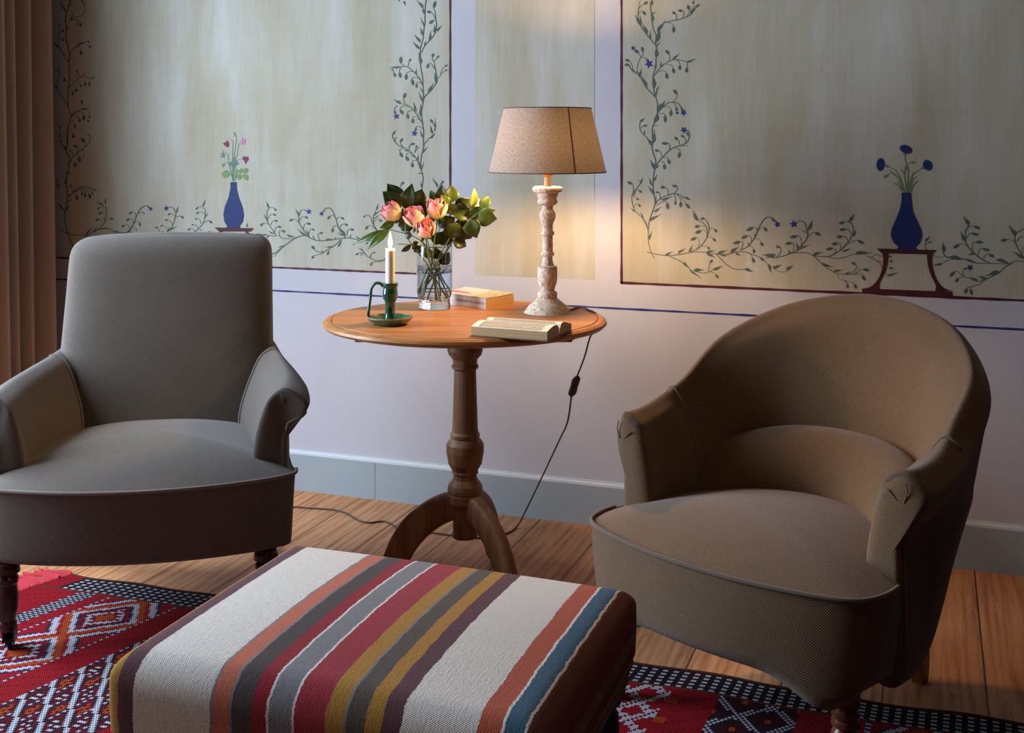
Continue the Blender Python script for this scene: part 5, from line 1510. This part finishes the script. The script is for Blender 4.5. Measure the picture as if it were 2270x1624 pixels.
def closed_book():
    o = at_z(1077, 686, TZ); lft = at_z(1000, 675.5, TZ); rgt = at_z(1155, 676, TZ)
    d = (lft-o).normalized(); ang_ = math.atan2(d[1], d[0])
    r = empty('paperback_book', o, ang_, 'closed thick paperback with white spine and pink marked cover, behind the vase', 'book')
    # local x runs along the spine to the left, y (negative side) runs away along the fore-edge
    e = r.rotation_euler; Rm = Matrix.Rotation(-ang_, 3, 'Z')
    w = Rm @ (rgt-o)
    sgn = -1 if w[1] < 0 else 1
    L, W, T = .205, .125, .034
    page = paper_mat('yellowed_page_edges', srgb(206, 160, 96), srgb(232, 192, 128))
    cov = NT('pale_cover'); cov.setv(Roughness=.35)
    uvx, uvy, uvz = cov.xyz(cov.obj())
    # cover drawing: soft green field, pink blotch on pale ground
    yy = cov.math('MULTIPLY', uvy, sgn)
    g = cov.noise(cov.mapv(cov.obj(), (9, 9, 1)), 1.5, 3)
    c = cov.ramp(g, [(.4, srgb(222, 220, 208)), (.6, srgb(205, 208, 188))])
    dg = cov.math('LESS_THAN', cov.math('ADD', uvx, cov.math('MULTIPLY', yy, -.35)), .055)
    c = cov.mix(dg, c, cov.ramp(cov.noise(cov.mapv(cov.obj(), (40, 40, 1)), 1.5, 4), [(.4, srgb(176, 184, 140)), (.6, srgb(214, 206, 166))]))
    ex = cov.math('DIVIDE', cov.math('SUBTRACT', uvx, .165), .055); ey = cov.math('DIVIDE', cov.math('SUBTRACT', yy, .050), .014)
    el = cov.math('LESS_THAN', cov.math('ADD', cov.math('MULTIPLY', ex, ex), cov.math('MULTIPLY', ey, ey)), 1.0)
    top_only = cov.math('GREATER_THAN', uvz, T-.004)
    c = cov.mix(cov.math('MULTIPLY', el, top_only), c, srgb(222, 92, 96))
    c = cov.mix(top_only, srgb(226, 220, 214), c)
    cov.l(c, cov.b.inputs['Base Color'])
    bm = bmesh.new(); y0, y1 = sorted((sgn*.0012, sgn*(W-.0015)))
    box_bm(bm, .0006, L-.0006, y0, y1, .0014, T-.0014); bm_obj('page_block', bm, page, r)
    # cover in one piece: bottom, spine, top (slightly lifted at the fore edge)
    ring = [(W, .0002), (0, .0002), (-.0012, T*.5), (0, T), (W*.4, T-.0012), (W*.8, T+.0006), (W, T+.003), (W, T+.0022), (W*.8, T-.0002), (W*.4, T-.0020), (.0012, T-.0008), (.0002, T*.5), (.0012, .0010), (W, .0010)]
    K = [(sgn*y, z) for y, z in ring]
    n = 2; V = []; F = []
    for x in (0, L):
        for y, z in K: V.append((x, y, z))
    N = len(K)
    for j in range(N): F.append((j, (j+1) % N, N+(j+1) % N, N+j))
    caps = tessellate_polygon([[Vector((y, z, 0)) for y, z in K]])
    for t in caps: F.append(tuple(t)); F.append(tuple(N+i for i in t)[::-1])
    o2 = mesh_obj('cover', V, F, cov.m, r, False)
    b2 = bmesh.new(); b2.from_mesh(o2.data); bmesh.ops.recalc_face_normals(b2, faces=b2.faces); b2.to_mesh(o2.data); b2.free()
    # spine lettering: reads from the far end towards the near corner
    tc = bpy.data.curves.new('spine_lettering', 'FONT'); tc.body = 'WENCKER DE KOOST-H'; tc.size = .0115; tc.extrude = .0001; tc.align_x = 'LEFT'; tc.align_y = 'CENTER'; tc.space_character = .86
    to = bpy.data.objects.new('spine_lettering', tc); COL.objects.link(to); to.parent = r
    out = -sgn
    # text x axis -> local -x ; text y axis -> up ; normal -> outward
    tm = Matrix(((-1, 0, 0), (0, 0, out), (0, 1, 0))).transposed()
    X = Vector((-1, 0, 0)); Y = Vector((0, 0, 1)); Z = X.cross(Y)
    if Z[1]*out < 0: X = Vector((1, 0, 0)); Z = X.cross(Y)
    mt = Matrix.Identity(4)
    for i, v in enumerate((X, Y, Z)):
        for k in range(3): mt[k][i] = v[k]
    mt.translation = Vector((.118 if X[0] < 0 else .012, out*.00155, T*.5))
    to.matrix_local = mt
    tc.materials.append(simple('grey_ink', srgb(84, 78, 92), .6))
    dg_ = bpy.context.evaluated_depsgraph_get(); me_ = bpy.data.meshes.new_from_object(to.evaluated_get(dg_))
    mo = bpy.data.objects.new('spine_lettering', me_); COL.objects.link(mo); mo.parent = r; mo.matrix_local = mt
    bpy.data.objects.remove(to)
    return r
closed_book()
def open_book():
    fl_ = at_z(1045, 745, TZ); fr_ = at_z(1213, 757.5, TZ)
    d = (fr_-fl_).normalized(); a = math.atan2(d[1], d[0]); L = min((fr_-fl_).length, .215)
    r = empty('open_book', fl_+Vector((0, 0, .0006)), a, 'open book lying face up over the front edge of the oak table', 'book')
    page = paper_mat('cream_page_edges', srgb(176, 142, 100), srgb(206, 174, 130))
    near = [(0, .0025), (0, .0235), (.005, .0255)]+[(y, .0255+.0065*math.sin(PI*min(1, (y-.005)/.092))) for y in (.017, .03, .043, .055)]+[(.066, .0305), (.074, .026), (.080, .018), (.083, .007), (.084, .0025)]
    far = [(.0848, .0025), (.0858, .008), (.090, .020), (.096, .028), (.104, .031), (.118, .0305), (.136, .0265), (.154, .022), (.170, .0185), (.172, .0025)]
    p1 = paper_block('page_block', near, L, page, r)
    p2 = paper_block('page_block', far, L, page, r)
    pm = paper_mat('cream_pages', srgb(238, 228, 206), srgb(244, 236, 216)); 
    # top sheets with lines of print
    ink = simple('faint_print', srgb(186, 176, 160), .8)
    for ring, parts in ((near[1:10], p1), (far[2:10], p2)):
        C = cr(ring, 4); K = np.array([[(x, y, z+.0005) for y, z in C] for x in (-.0005, L+.0005)])
        sh = grid_mesh('top_sheet', K, pm, parts, False)
        V = []; F = []
        k0 = 0
        for q in range(int(len(C)*.10), int(len(C)*.86)):
            for h in (.25, .75):
                i = q; y = C[i][0]+(C[min(i+1, len(C)-1)][0]-C[i][0])*h; z = C[i][1]+(C[min(i+1, len(C)-1)][1]-C[i][1])*h
                x = .018
                while x < L-.02:
                    wl = random.uniform(.004, .012); b = len(V)
                    V += [(x, y-.0005, z+.0007), (x+wl, y-.0005, z+.0007), (x+wl, y+.0005, z+.0007), (x, y+.0005, z+.0007)]; F.append((b, b+1, b+2, b+3)); x += wl+.0025
        mesh_obj('printed_lines', V, F, ink, parts, False)
    cv = [(-.003, 0), (.07, 0), (.084, .0006), (.10, 0), (.175, 0), (.175, .0018), (.10, .0018), (.084, .0024), (.07, .0018), (-.003, .0018)]
    paper_block('cover', cv, L+.004, simple('brown_book_cover', srgb(120, 92, 72), .5), r, 2, -.002)
open_book()
